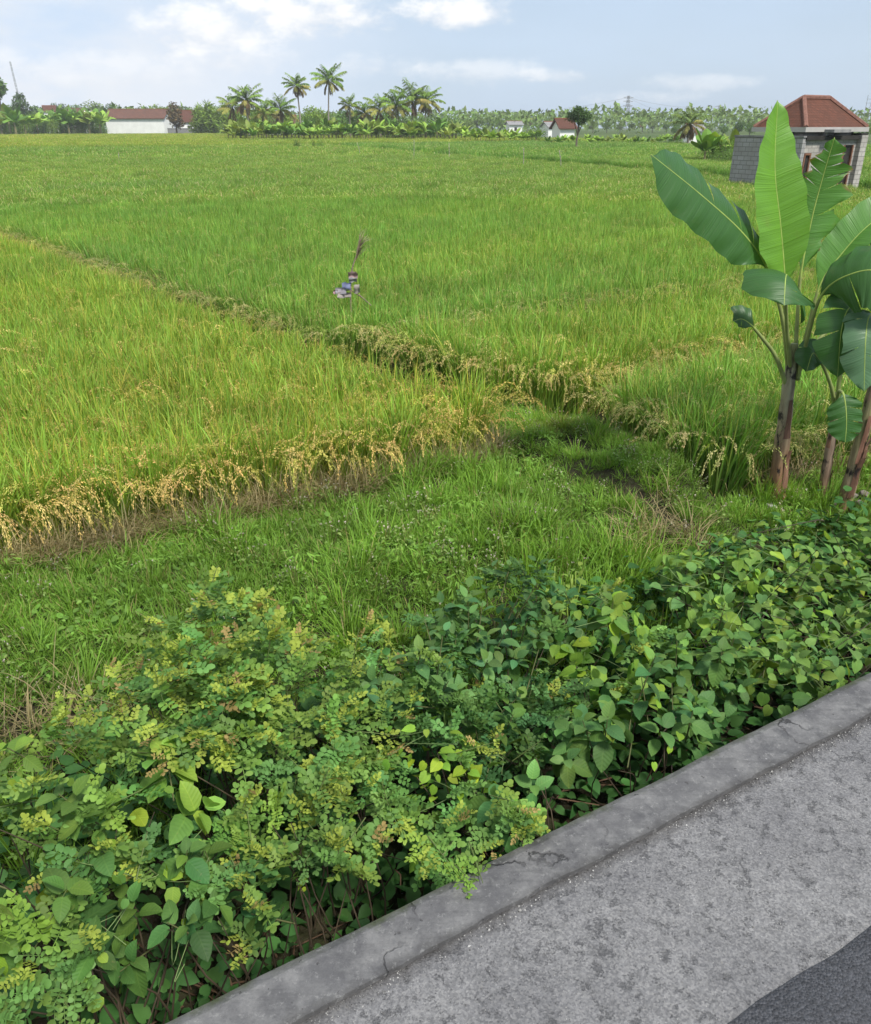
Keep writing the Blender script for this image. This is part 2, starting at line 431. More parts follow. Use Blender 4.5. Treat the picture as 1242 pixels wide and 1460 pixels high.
M_block = block_mat('grey_block', (.36, .36, .36), (.29, .29, .29), (.15, .15, .15))
M_block_pale = block_mat('pale_block', (.46, .44, .40), (.36, .34, .31), (.2, .19, .18))
M_conc2 = simple_mat('trim_concrete', (.16, .16, .165), (.27, .265, .26), 2.5)
M_dark = simple_mat('dark_opening', (.02, .019, .018), (.04, .037, .033), 3)
M_wood = simple_mat('brown_wood', (.14, .065, .04), (.2, .1, .06), 5)
M_white = simple_mat('white_render', (.72, .72, .7), (.82, .82, .8), .5, bump=.1)
M_steel = simple_mat('galvanised_steel', (.22, .23, .24), (.33, .34, .35), 3, .6)

# ------------------------------------------------------------------ objects
def tag(o, label=None, cat=None, group=None, kind=None):
    if label: o['label'] = label
    if cat: o['category'] = cat
    if group: o['group'] = group
    if kind: o['kind'] = kind
    return o
def thing(name, label, cat, loc, rz=0.0, group=None):
    o = bpy.data.objects.new(name, None); COL.objects.link(o)
    o.empty_display_size = .2
    o.location = tuple(float(x) for x in loc); o.rotation_euler = (0, 0, rz)
    return tag(o, label, cat, group)
def dup(root, loc, rz, sc, label, group=None):
    r = root.copy(); COL.objects.link(r)
    r.location = tuple(float(x) for x in loc); r.rotation_euler = (0, 0, rz)
    r.scale = sc if isinstance(sc, tuple) else (sc, sc, sc)
    r['label'] = label
    if group: r['group'] = group
    for ch in [c for c in bpy.data.objects if c.parent == root]:
        c = ch.copy(); COL.objects.link(c); c.parent = r
        for g in [x for x in bpy.data.objects if x.parent == ch]:
            d = g.copy(); COL.objects.link(d); d.parent = c
    return r

# ---- scattering of uncountable growth (geometry nodes)
def variants(name, builders, mat):
    c = bpy.data.collections.new(name)
    for i, mb in enumerate(builders):
        o = bpy.data.objects.new('%s_%02d' % (name, i), mb.mesh(name, mat)); c.objects.link(o)
    return c

def scatter(name, pts, rot, scl, idx, tint, coll, label, cat=None):
    N = len(pts)
    me = bpy.data.meshes.new(name); me.vertices.add(N); me.vertices.foreach_set('co', np.asarray(pts, np.float32).ravel())
    for nm, typ, key, arr in (('rot', 'FLOAT_VECTOR', 'vector', rot), ('scl', 'FLOAT_VECTOR', 'vector', scl), ('idx', 'INT', 'value', idx),
                              ('tint', 'FLOAT_COLOR', 'color', np.concatenate([tint, np.ones((N, 1))], 1))):
        a = me.attributes.new(nm, typ, 'POINT')
        a.data.foreach_set(key, np.asarray(arr, np.int32 if typ == 'INT' else np.float32).ravel())
    o = bpy.data.objects.new(name, me); COL.objects.link(o)
    g = bpy.data.node_groups.new(name, 'GeometryNodeTree')
    g.interface.new_socket('Geometry', in_out='INPUT', socket_type='NodeSocketGeometry')
    g.interface.new_socket('Geometry', in_out='OUTPUT', socket_type='NodeSocketGeometry')
    nn, ln = g.nodes.new, g.links.new
    gi, go = nn('NodeGroupInput'), nn('NodeGroupOutput')
    ci = nn('GeometryNodeCollectionInfo'); ci.inputs[0].default_value = coll; ci.inputs['Separate Children'].default_value = True
    ip = nn('GeometryNodeInstanceOnPoints'); ip.inputs['Pick Instance'].default_value = True
    def na(nm, typ):
        x = nn('GeometryNodeInputNamedAttribute'); x.data_type = typ; x.inputs['Name'].default_value = nm
        return x.outputs['Attribute']
    er = nn('FunctionNodeEulerToRotation')
    ln(na('rot', 'FLOAT_VECTOR'), er.inputs[0])
    ln(gi.outputs[0], ip.inputs['Points']); ln(ci.outputs[0], ip.inputs['Instance'])
    ln(na('idx', 'INT'), ip.inputs['Instance Index']); ln(er.outputs[0], ip.inputs['Rotation']); ln(na('scl', 'FLOAT_VECTOR'), ip.inputs['Scale'])
    ln(ip.outputs[0], go.inputs[0])
    md = o.modifiers.new('scatter', 'NODES'); md.node_group = g
    return tag(o, label, cat, None, 'stuff')

#SECTION2
# ================================================================== SETTING
def axis(segs):
    out = []
    for a, b, st in segs: out.append(np.arange(a, b, st))
    return np.concatenate(out + [[segs[-1][1]]])

sa = axis([(-700, -60, 40), (-60, -10, 5), (-10, 12, .12), (12, 40, 2), (40, 700, 30)])
na = axis([(-60, 1.4, 6), (1.4, 1.75, .1), (1.75, 9, .08), (9, 40, 1.5), (40, 700, 30)])
Sg, Ng = np.meshgrid(sa, na)
Zg = ground(Sg, Ng)
mb = MB()
V = np.stack([Sg * SD[0] + Ng * ND[0], Sg * SD[1] + Ng * ND[1], Zg], 2).reshape(-1, 3)
ii, jj = np.meshgrid(np.arange(len(na) - 1), np.arange(len(sa) - 1), indexing='ij')
a = ii * len(sa) + jj
mb.add(V, np.stack([a, a + 1, a + len(sa) + 1, a + len(sa)], -1).reshape(-1, 4))
tag(mb.build('ground', M_ground, smooth_=True), 'damp brown soil under the rice and the verge', None, None, 'structure')

def slab(name, n0, n1, z0, z1, s0, s1, ds, mat, amp, label, dn=.05, edge=.012, wob=0.0, rag=0.0):
    """a slab along the road with a lightly uneven top and worn edges"""
    ss = np.arange(s0, s1 + 1e-6, ds); nn = np.linspace(n0, n1, max(3, int((n1 - n0) / dn) + 1))
    S_, N_ = np.meshgrid(ss, nn)
    Z = z1 + amp * (vnoise(S_ * 5, N_ * 5, 5) + .5 * vnoise(S_ * 17, N_ * 17, 6))
    Z = Z - edge * ((N_ >= n1 - 1e-6) * 1.0)
    N2 = N_ + wob * vnoise(S_ * 3, 0 * N_, 9) * (N_ >= n1 - dn * 1.01) + wob * .5 * vnoise(S_ * 14, 0 * N_, 8) * (N_ >= n1 - 1e-6)
    N2 = N2 + rag * (vnoise(S_ * 9, 0 * N_, 12) + .7 * vnoise(S_ * 40, 0 * N_, 13)) * (N_ <= n0 + 1e-6)
    top = np.stack([S_ * SD[0] + N2 * ND[0], S_ * SD[1] + N2 * ND[1], Z], 2)
    m = MB(); R, C_ = len(nn), len(ss)
    bot = top[[0, -1]].copy(); bot[:, :, 2] = z0
    far = top[-1].copy(); far += ND_off(.012); far[:, 2] -= .02
    allv = np.concatenate([bot[:1], top, far[None], bot[1:] + ND_off(.012)], 0)
    i2, j2 = np.meshgrid(np.arange(R + 2), np.arange(C_ - 1), indexing='ij')
    a = i2 * C_ + j2
    m.add(allv.reshape(-1, 3), np.stack([a, a + 1, a + C_ + 1, a + C_], -1).reshape(-1, 4))
    return tag(m.build(name, mat, smooth_=name != 'kerb'), label, None, None, 'structure')
def ND_off(x): return np.array([ND[0] * x, ND[1] * x, 0])
slab('kerb', 1.66, N0 - .012, -.9, .0, -9, 30, .035, M_kerb, .003, 'weathered grey concrete kerb along the edge of the road', .03, .012, .006, .008)
slab('shoulder', .90, 1.70, -.5, -.022, -9, 30, .05, M_shoulder, .004, 'rough pitted concrete shoulder between kerb and asphalt', .05, .006, .004)
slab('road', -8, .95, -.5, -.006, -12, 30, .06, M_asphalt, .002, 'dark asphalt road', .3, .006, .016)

# little stones lying along the kerb joint
def stone_mesh(k):
    m = MB(); d = sphere_dirs(14)
    import bmesh
    bm = bmesh.new()
    for q in d * rng.uniform(.7, 1.1, (14, 1)) * np.array([1, .8, .6]): bm.verts.new(q)
    bmesh.ops.convex_hull(bm, input=bm.verts)
    bmesh.ops.delete(bm, geom=[v for v in bm.verts if not v.link_faces], context='VERTS')
    bm.verts.index_update()
    m.add(np.array([v.co[:] for v in bm.verts]), np.array([[v.index for v in f.verts] for f in bm.faces]), (1, 1, 1)); bm.free()
    return m
T = NT('pebble'); tc = T.attr('tint', 'INSTANCER').outputs['Color']; M_pebble = T.end(tc, .9, .2)
cp = variants('pebble', [stone_mesh(k) for k in range(4)], M_pebble)
N = 4200
s_ = rng.uniform(-3, 6, N); jn = rng.random(N) < .45
n_ = np.where(jn, 1.655 - np.abs(rng.normal(0, .03, N)), rng.uniform(.96, 1.66, N))
r_ = np.where(jn, rng.uniform(.0015, .0055, N), rng.uniform(.001, .004, N)) * np.where(rng.random(N) < .04, 1.7, 1)
P = np.stack([s_ * SD[0] + n_ * ND[0], s_ * SD[1] + n_ * ND[1], np.full(N, -.021)], 1)
g = rng.uniform(.07, .42, N)[:, None]
scatter('gravel', P, rng.uniform(0, 6, (N, 3)), np.repeat(r_[:, None], 3, 1), rng.integers(0, 4, N), g * np.array([1, .98, .94]), cp, 'loose grit lying along the kerb joint and on the shoulder', 'gravel')

# ================================================================== RICE
GREEN = np.array([.208, .395, .066]); YEL = np.array([.40, .47, .10]); TAN = np.array([.62, .54, .26]); STRAW = np.array([.50, .42, .21])
def jit(c, N, a=.2):
    return np.asarray(c) * rng.uniform(1 - a, 1 + a, (N, 1)) * rng.uniform(.93, 1.07, (N, 3))

def rice_tuft(nl, npan, straw, rad=.07, h=.88, wid=.017, grains=True, spread=.26):
    m = MB()
    def bases(N, r=rad):
        a = rng.uniform(0, 2 * PI, N); q = r * np.sqrt(rng.random(N))
        return np.stack([q * np.cos(a), q * np.sin(a), np.zeros(N)], 1), a + rng.normal(0, .5, N)
    b, az = bases(nl)
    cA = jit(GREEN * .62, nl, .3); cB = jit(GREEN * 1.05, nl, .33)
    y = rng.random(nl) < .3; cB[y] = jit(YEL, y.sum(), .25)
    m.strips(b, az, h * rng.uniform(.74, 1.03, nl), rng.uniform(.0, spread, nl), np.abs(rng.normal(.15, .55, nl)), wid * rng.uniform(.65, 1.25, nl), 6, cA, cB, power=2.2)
    k = nl // 2; b, az = bases(k); b[:, 2] = rng.uniform(.25, .55, k) * h
    m.strips(b, az, .4 * rng.uniform(.7, 1.2, k), rng.uniform(.15, .6, k), rng.uniform(.2, 1.0, k), wid * .85, 4, jit(GREEN * .7, k, .3), jit(GREEN, k, .3))
    if straw:
        b, az = bases(straw, rad * 1.2)
        m.strips(b, az, rng.uniform(.2, .6, straw), rng.uniform(.15, .9, straw), rng.uniform(.6, 2.0, straw), wid * .7, 4, jit(STRAW * .7, straw), jit(STRAW, straw))
    # panicles: arching stalks hung with grain
    b, az = bases(npan); hp = h * rng.uniform(.84, 1.06, npan)
    b = b + np.stack([.1 * np.cos(az), .1 * np.sin(az), np.zeros(npan)], 1) * rng.uniform(.2, 1, (npan, 1))
    cp_ = jit(TAN, npan, .2); gm = rng.random(npan) < (.4 if npan == 8 else .75); cp_[gm] = jit(np.array([.47, .52, .17]), gm.sum())
    P = m.strips(b, az, hp * 1.1, rng.uniform(.02, .2, npan), rng.uniform(2.2, 3.0, npan), .007, 10, jit(GREEN, npan), cp_, [.8, .8, .8, .7, .6, .6, .5, .4, .4, .3, .3], power=2.6)
    ng = 56
    t = np.linspace(.66, 1.0, ng) * 10
    i0 = np.minimum(t.astype(int), 9); f = (t - i0)[None, :, None]
    Q = P[:, i0] * (1 - f) + P[:, i0 + 1] * f
    T_ = P[:, i0 + 1] - P[:, i0]; T_ /= np.linalg.norm(T_, axis=2)[:, :, None]
    fat = (.004 + .008 * np.sin(np.linspace(.2, 3.0, ng)))[None, :, None]
    Q = (Q + rng.normal(0, 1, Q.shape) * fat).reshape(-1, 3)
    D = (T_ + rng.normal(0, .2, T_.shape) + np.array([0, 0, -.5])).reshape(-1, 3)
    m.inst(GRAIN, Q, D, rng.normal(size=Q.shape), rng.uniform(.015, .022, len(Q)), np.repeat(cp_, ng, 0) * rng.uniform(.8, 1.15, (len(Q), 1)))
    return m

def rice_patch(size, nl, npan, wid, h=.86, seg=3):
    m = MB()
    b = np.stack([rng.uniform(-.5, .5, nl) * size, rng.uniform(-.5, .5, nl) * size, np.zeros(nl) + .1], 1)
    cA = jit(GREEN * .6, nl, .3); cB = jit(GREEN * 1.05, nl, .35); y = rng.random(nl) < .3; cB[y] = jit(YEL, y.sum(), .25)
    m.strips(b, rng.uniform(0, 6.28, nl), (h - .1) * rng.uniform(.82, 1.08, nl), rng.uniform(0, .3, nl), np.abs(rng.normal(.2, .4, nl)), wid * rng.uniform(.7, 1.3, nl), seg, cA, cB)
    b = np.stack([rng.uniform(-.5, .5, npan) * size, rng.uniform(-.5, .5, npan) * size, h * rng.uniform(.72, .92, npan)], 1)
    cp_ = jit(TAN * .85, npan); gm = rng.random(npan) < .65; cp_[gm] = jit(np.array([.36, .46, .11]), gm.sum())
    m.strips(b, rng.uniform(0, 6.28, npan), .26, rng.uniform(.3, 1.2, npan), rng.uniform(1.0, 2.2, npan), wid * 1.1, 3, cp_, cp_, [.5, 1, .9, .2])
    return m

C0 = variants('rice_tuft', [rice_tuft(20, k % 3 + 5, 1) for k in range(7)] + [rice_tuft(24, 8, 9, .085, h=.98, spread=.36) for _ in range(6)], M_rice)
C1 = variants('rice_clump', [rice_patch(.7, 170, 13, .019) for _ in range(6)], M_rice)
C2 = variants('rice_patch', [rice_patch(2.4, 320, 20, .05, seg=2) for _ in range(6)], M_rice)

def inpoly(p, poly):
    x, y = p[:, 0], p[:, 1]; r = np.zeros(len(p), bool); n = len(poly)
    for i in range(n):
        x0, y0 = poly[i]; x1, y1 = poly[(i + 1) % n]
        c = ((y0 > y) != (y1 > y)) & (x < (x1 - x0) * (y - y0) / (y1 - y0 + 1e-12) + x0)
        r ^= c
    return r
def edge_dist(p, poly):
    d = np.full(len(p), 1e9); n = len(poly)
    for i in range(n):
        a, b = np.array(poly[i]), np.array(poly[(i + 1) % n]); ab = b - a
        t = np.clip(((p - a) @ ab) / (ab @ ab), 0, 1)
        d = np.minimum(d, np.linalg.norm(p - a - t[:, None] * ab, axis=1))
    return d
def aedge(n): return 4.62 - .17 * (n - 6.5) if n < 27 else 1.13 - .12 * (n - 27)

def paddy(name, poly, label, near=32, mid=80, far=330, tint=(1, 1, 1), sp0=.165, back=None, ew=.4):
    """poly in road coordinates (s, n)"""
    P, R, S, I, Tn, lod = [], [], [], [], [], []
    poly_xy = [tuple((W(s, n)[:2])) for s, n in poly]
    xs = [p[0] for p in poly_xy]; ys = [p[1] for p in poly_xy]
    cam_ok = lambda q: (q[:, 1] > 1) & (np.abs(q[:, 0]) < q[:, 1] * .66 + 2.5)
    def grid(sp, d0, d1, jitter):
        x0, x1 = max(min(xs), -d1 * .6 - 3), min(max(xs), d1 * .6 + 3); y0, y1 = max(min(ys), 1), min(max(ys), d1)
        if x1 <= x0 or y1 <= y0: return np.zeros((0, 2))
        a = RA
        L = max(x1 - x0, y1 - y0) * .75 + sp; c = np.array([(x0 + x1) / 2, (y0 + y1) / 2])
        g = np.arange(-L, L, sp); gx, gy = np.meshgrid(g, g)
        q = np.stack([gx.ravel() * math.cos(a) - gy.ravel() * math.sin(a), gx.ravel() * math.sin(a) + gy.ravel() * math.cos(a)], 1) + c
        q = q + rng.normal(0, jitter, q.shape)
        r = np.hypot(q[:, 0], q[:, 1])
        return q[(r >= d0) & (r < d1) & cam_ok(q) & inpoly(q, poly_xy)]
    for k, (sp, d0, d1, jt, coll) in enumerate(((sp0, 0, near, .035, C0), (.46, near, mid, .12, C1), (1.5, mid, far, .4, C2))):
        q = grid(sp, d0, d1, jt); N = len(q)
        if N == 0: continue
        ed = edge_dist(q, poly_xy)
        s = q @ SD; n = q @ ND
        z = ground(s, n)
        if k == 0:
            e = ed < np.minimum(.05 + rng.exponential(ew * .5, N), 1.1)
            if back is not None: e &= n < back
            idx = np.where(e, rng.integers(7, 13, N), rng.integers(0, 7, N))
            keep = rng.random(N) > .02
        else:
            e = np.zeros(N, bool); idx = rng.integers(0, 6, N); keep = np.ones(N, bool)
        w = vnoise(q[:, 0] * .35, q[:, 1] * .35, 21) * .6 + vnoise(q[:, 0] * .06, q[:, 1] * .06, 22) * .8
        sc = rng.normal(1, .065, N) * (1 + .05 * vnoise(q[:, 0] * .8, q[:, 1] * .8, 4)) * np.where(e, 1.02, 1)
        t = np.array(tint)[None] * (1 + .10 * w[:, None]) * rng.uniform(.8, 1.18, (N, 1))
        t = t * np.stack([1 + .10 * w, np.ones(N), 1 - .1 * w], 1)
        tl = rng.normal(0, .06, (N, 2)) 
        rot = np.stack([tl[:, 0], tl[:, 1], rng.uniform(0, 6.28, N)], 1)
        pts = np.stack([q[:, 0], q[:, 1], z - .02], 1)[keep]
        nm = name if k == 0 else name
        scatter(nm, pts, rot[keep], np.repeat(sc[keep][:, None], 3, 1) if k == 0 else np.stack([np.ones(N), np.ones(N), sc], 1)[keep], idx[keep], t[keep], coll,
                label + ('' if k == 0 else (', further out' if k == 1 else ', far away')), 'rice crop')

A = [(-30, 6.36), (-2.0, 6.34), (-.2, 6.46), (1.5, 6.36), (3.2, 6.36), (4.3, 6.36)] + [(4.62 - .02, 6.75)] + [(aedge(n) - .32, n) for n in (8, 12, 17, 22, 27, 40, 60, 90, 118)] + [(-150, 118)]
paddy('rice_crop', A, 'ripening rice with yellow ears in the near left paddy', tint=(1.24, 1.08, .85), back=8.2, ew=.5)
Bp = [(5.45, 8.15), (5.6, 7.65), (6.3, 7.2), (9, 7.25), (14, 7.3), (30, 7.6), (30, 9.95), (12, 9.7), (6.1, 9.85), (5.15, 10.0)]
paddy('rice_crop', Bp, 'narrow strip of rice with golden ears along its front', tint=(1.10, 1.05, .9), ew=.34)
Cp = [(6.5, 6.75), (6.05, 6.4), (5.75, 5.5), (5.55, 4.7), (5.75, 4.47), (7.2, 4.47), (9, 4.7), (16, 5.2), (30, 5.5), (30, 7.25), (14, 6.95), (9, 6.85)]
paddy('rice_crop', Cp, 'rice standing behind the banana plants', tint=(.95, 1, .95), ew=.16)
Mp = [(aedge(n) + .55, n) for n in (10.35, 14, 18, 22, 27, 40, 60, 90, 118)] + [(50, 118), (48, 105), (38.5, 40), (36, 27), (30, 10.65), (12, 10.35), (6.1, 10.5)]
paddy('rice_crop', Mp, 'even green rice filling the wide middle paddy', tint=(.97, 1.0, .92), ew=.11)
Rp = [(43.5, 40), (53, 105), (55, 120), (90, 120), (120, 60), (49, 34), (46, 20), (34, 8), (34, 6), (41, 27)]
paddy('rice_crop', Rp, 'darker green rice beyond the far field bank', tint=(.86, .98, .92))
Lp = [(-200, 120.5), (115, 120.5), (115, 280), (-200, 280)]
paddy('rice_crop', Lp, 'sunlit yellow green rice in the farthest paddies', tint=(1.22, 1.08, .8), far=300)  # tint holds the yellower crop plus sunshine put into its colour

# ================================================================== GRASS ON THE BANK
def grass_tuft(N, h, wid, rad, col, lean=.5, bend=1.0):
    m = MB(); a = rng.uniform(0, 6.28, N); q = rad * np.sqrt(rng.random(N))
    b = np.stack([q * np.cos(a), q * np.sin(a), np.zeros(N)], 1)
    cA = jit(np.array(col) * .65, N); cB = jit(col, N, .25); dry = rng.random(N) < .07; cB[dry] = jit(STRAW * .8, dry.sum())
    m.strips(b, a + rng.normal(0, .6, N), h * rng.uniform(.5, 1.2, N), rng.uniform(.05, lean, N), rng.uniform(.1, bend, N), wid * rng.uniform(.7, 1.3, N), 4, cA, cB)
    return m
def weed_tuft(N, tpl, size, h, col, white=False):
    m = MB(); a = rng.uniform(0, 6.28, N); q = .07 * np.sqrt(rng.random(N)) + .01; z = h * rng.uniform(.2, 1, N)
    p = np.stack([q * np.cos(a), q * np.sin(a), z], 1)
    d = np.stack([np.cos(a), np.sin(a), rng.uniform(-.3, .5, N)], 1)
    m.inst(tpl, p, d, np.stack([rng.normal(0, .3, N), rng.normal(0, .3, N), np.ones(N)], 1), size * rng.uniform(.6, 1.2, N), jit(col, N, .25))
    if white:
        k = 8; p = np.stack([rng.normal(0, .05, k), rng.normal(0, .05, k), h * rng.uniform(.9, 1.5, k)], 1)
        for q in p: m.tube([q * [.3, .3, 0], q], .0015, 3, (.15, .2, .06), False)
        for j in range(3): m.inst(SIMPLE, p, rng.normal(size=(k, 3)), rng.normal(size=(k, 3)), .013, (.5, .5, .44))
    return m
def straw_tuft(N):
    m = MB(); a = rng.uniform(0, 6.28, N); b = np.stack([rng.normal(0, .06, N), rng.normal(0, .06, N), np.zeros(N) + .01], 1)
    m.strips(b, a, rng.uniform(.15, .5, N), rng.uniform(.2, 1.3, N), rng.uniform(.2, 1.6, N), .008, 4, jit(STRAW * .55, N), jit(STRAW * .95, N))
    return m
G1 = (.19, .41, .05)
CG = variants('grass_tuft', [grass_tuft(34, .13, .0055, .06, G1, .9, 1.3) for _ in range(3)] + [grass_tuft(30, .27, .0075, .06, (.20, .42, .05), .6, 1.5) for _ in range(3)] +
              [weed_tuft(22, OVATE, .035, .1, (.17, .36, .06)), weed_tuft(16, ROUND, .045, .09, (.16, .34, .06)), weed_tuft(24, OVATE, .026, .14, (.22, .37, .1), True), weed_tuft(30, LANCE, .06, .16, (.18, .38, .06))], M_grass)
CS = variants('straw_tuft', [straw_tuft(16) for _ in range(4)], M_grass)

N = 26000
s = rng.uniform(-8, 9.5, N); n = rng.uniform(2.9, 8.3, N)
front = np.interp(s, [-30, -2, -.2, 1.5, 3.2, 4.4], [6.2, 6.18, 6.28, 6.2, 6.22, 6.35])
ok_bank = (n < front + .03) & (s < 4.75) & (n > 3.3)
e = 4.62 - .17 * (n - 6.5)
ok_path = (s >= 4.6) & (s > e - .05) & (s < 5.42 + .33 * (n - 4.6)) & (n > 3.4) & (n < 7.75)
ok_right = (s >= 5.4) & (n > 3.3) & (n < 4.42)
hole = (np.hypot((s - 5.0) / .12, (n - 5.75) / .2) < 1)
patchy = vnoise(s * 1.9, n * 1.9, 31)
keep = (ok_bank | ok_path | ok_right) & ~hole & (patchy > -.95) & (rng.random(N) < np.where(n < 4.0, .6, 1))
# bare brown patches: under the dry grass below the spit, left ditch edge
bare = (np.hypot((s - 4.6) / .25, (n - 4.15) / .14) < 1) | (np.hypot((s + .35) / .55, (n - 4.25) / .14) < 1) | ((s > 6.4) & (n > 4.35) & (rng.random(N) < .3))
keep &= ~(bare & (rng.random(N) < .8))
s, n, patchy = s[keep], n[keep], patchy[keep]; N = len(s)
z = ground(s, n)
short = (s > 3.9) & (n > 4.3)
tallp = smooth(-.2, .6, vnoise(s * 1.3, n * 1.3, 33)) * np.where(short, .22, 1)
r = rng.random(N)
idx = np.where(r < .62 - .35 * tallp, rng.integers(0, 3, N), np.where(r < .9, np.where(rng.random(N) < tallp + .12, rng.integers(3, 6, N), rng.integers(0, 3, N)), rng.integers(6, 10, N)))
wflow = (np.hypot((s + 2.2) / 1.0, (n - 4.9) / .6) < 1) & (rng.random(N) < .4)
idx = np.where(wflow, 8, idx)
t = np.array([1.18, 1.04, 1.0]) * rng.uniform(.8, 1.15, (N, 1)) * (1 + .12 * vnoise(s * 1.5, n * 1.5, 35))[:, None]
dry = np.clip(1 - np.hypot((s - 6.0) / .5, (n - 4.6) / .35), 0, 1)[:, None] + .5 * np.clip(1 - np.hypot((s - 5.2) / .5, (n - 6.4) / .5), 0, 1)[:, None]
t = t * (1 - dry) + dry * t * np.array([2.1, 1.15, 1.3])
sc = rng.uniform(.75, 1.25, N) * np.where(short, .8, 1.0)
P = np.stack([s * SD[0] + n * ND[0], s * SD[1] + n * ND[1], z - .01], 1)
scatter('grass', P, np.stack([rng.normal(0, .12, N), rng.normal(0, .12, N), rng.uniform(0, 6.28, N)], 1), np.repeat(sc[:, None], 3, 1), idx, t, CG, 'bright green grass and low weeds covering the bank', 'grass')

# dead straw at the foot of the rice and in the bare spots
N = 900
s = rng.uniform(-7, 4.5, N); n = np.interp(s, [-30, -2, -.2, 1.5, 3.2, 4.4], [6.2, 6.18, 6.28, 6.2, 6.22, 6.35]) + rng.normal(.0, .1, N)
s2 = rng.normal(4.6, .3, 24); n2 = rng.normal(4.15, .14, 24)
s3 = rng.uniform(6.2, 8.2, 50); n3 = rng.normal(4.4, .1, 50)
s4 = rng.normal(-.35, .5, 30); n4 = rng.normal(4.25, .12, 30)
s = np.concatenate([s, s2, s3, s4]); n = np.concatenate([n, n2, n3, n4]); N = len(s)
P = np.stack([s * SD[0] + n * ND[0], s * SD[1] + n * ND[1], ground(s, n)], 1)
scatter('straw', P, np.stack([np.zeros(N), np.zeros(N), rng.uniform(0, 6.28, N)], 1), np.repeat(rng.uniform(.6, 1.1, N)[:, None], 3, 1), rng.integers(0, 4, N),
        np.ones((N, 3)) * rng.uniform(.7, 1.1, (N, 1)), CS, 'dry straw fallen at the foot of the rice', 'straw')

#SECTION3
# ================================================================== ROADSIDE SHRUBS AND VINES
def on_n(u, v, m):
    d = ray(u, v); t = (N0 + m) / (d[0] * ND[0] + d[1] * ND[1])
    return np.array([0, 0, EYE]) + d * t, t

def perp(d):
    r = rng.normal(size=d.shape); x = np.cross(d, r); return x / (np.linalg.norm(x, axis=1)[:, None] + 1e-9)

def gloss(c, N, a=.22):
    u = np.clip(rng.normal(0, 1, (N, 1)), -1.6, 2.2)
    return np.clip(jit(c, N, a) * (1 + u * np.array([[.16, .05, -.10]])), .004, .8)

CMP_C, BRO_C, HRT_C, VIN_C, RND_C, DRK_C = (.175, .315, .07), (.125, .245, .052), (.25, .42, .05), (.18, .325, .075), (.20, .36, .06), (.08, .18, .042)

def lobes_of(spec):
    out = []
    for u, v, m, rpx in spec:
        c, t = on_n(u, v, m); r = rpx / F * t
        out.append((c, r))
    return out

def shell(lobes, per, lo=.55, hi=1.05, zmin=-.55):
    P, D = [], []
    for c, r in lobes:
        k = max(3, int(per * r * r * 12))
        d = sphere_dirs(k * 2); d = d[d[:, 2] > zmin][:k]
        q = rng.uniform(lo, hi, len(d)) ** .6
        wob = 1 + .18 * np.sin(d[:, 0] * 7 + c[0] * 9) * np.sin(d[:, 1] * 6 + c[2] * 8)
        pp = c + d * (r * q * wob)[:, None]
        gapn = np.sin(pp[:, 0] * 13 + pp[:, 2] * 9) + np.sin(pp[:, 1] * 15 - pp[:, 2] * 7 + 1) + np.sin(pp[:, 0] * 29 + pp[:, 1] * 23)
        kd = pp[:, 0] * ND[0] + pp[:, 1] * ND[1] - N0
        ok = (gapn > -.55) & (kd > .16 + .1 * np.sin(pp[:, 0] * 5) + .09 * np.sin(pp[:, 0] * 17))
        d, q, wob = d[ok], q[ok], wob[ok]
        P.append(c + d * (r * q * wob)[:, None] * np.array([1, 1, .92])); D.append(d)
    return np.concatenate(P), np.concatenate(D)

def compound_sprigs(mf, my, ms, P, D, size=.125, col=CMP_C, young=.5, orange=.5, zlim=-.1):
    N = len(P); up = np.array([0, 0, 1.])
    d = D * .7 + up * .45 + rng.normal(0, .35, (N, 3)); d /= np.linalg.norm(d, axis=1)[:, None]
    L = rng.uniform(.14, .26, N) * size / .125
    side = np.cross(d, up) + rng.normal(0, .2, (N, 3)); side /= np.linalg.norm(side, axis=1)[:, None]
    tip_young = (rng.random(N) < young) & (D[:, 2] > zlim)
    K = 8
    base = gloss(col, N, .25)
    for k in range(K):
        t = k / (K - 1.)
        p = P + d * (L * t)[:, None] + np.array([0, 0, -.06]) * t * t
        sg = 1 if k % 2 else -1
        ld = side * sg * (1 - .55 * t) + d * (.35 + .7 * t) + rng.normal(0, .22, (N, 3))
        nrm = up + d * .35 + rng.normal(0, .3, (N, 3))
        s_ = size * rng.uniform(.75, 1.15, N) * (1 - .45 * t)
        yg = tip_young & (t > .55 - rng.random(N) * .25)
        c = base * rng.uniform(.85, 1.15, (N, 1))
        cy = np.where(rng.random((N, 1)) < .75 * orange * t * t, np.array([[.42, .31, .12]]), np.array([[.38, .47, .08]])) * rng.uniform(.75, 1.15, (N, 1))
        if (~yg).any(): mf.inst(PINN[k % 3], p[~yg], ld[~yg], nrm[~yg], s_[~yg], c[~yg])
        if yg.any(): my.inst(PINN[(k + 1) % 3], p[yg], ld[yg], nrm[yg], s_[yg] * .85, cy[yg])
    for i in range(0, N, 3):
        ms.tube([P[i] - d[i] * .05, P[i] + d[i] * L[i] * .5, P[i] + d[i] * L[i]], [.003, .0025, .0015], 4, (.12, .16, .05), False)

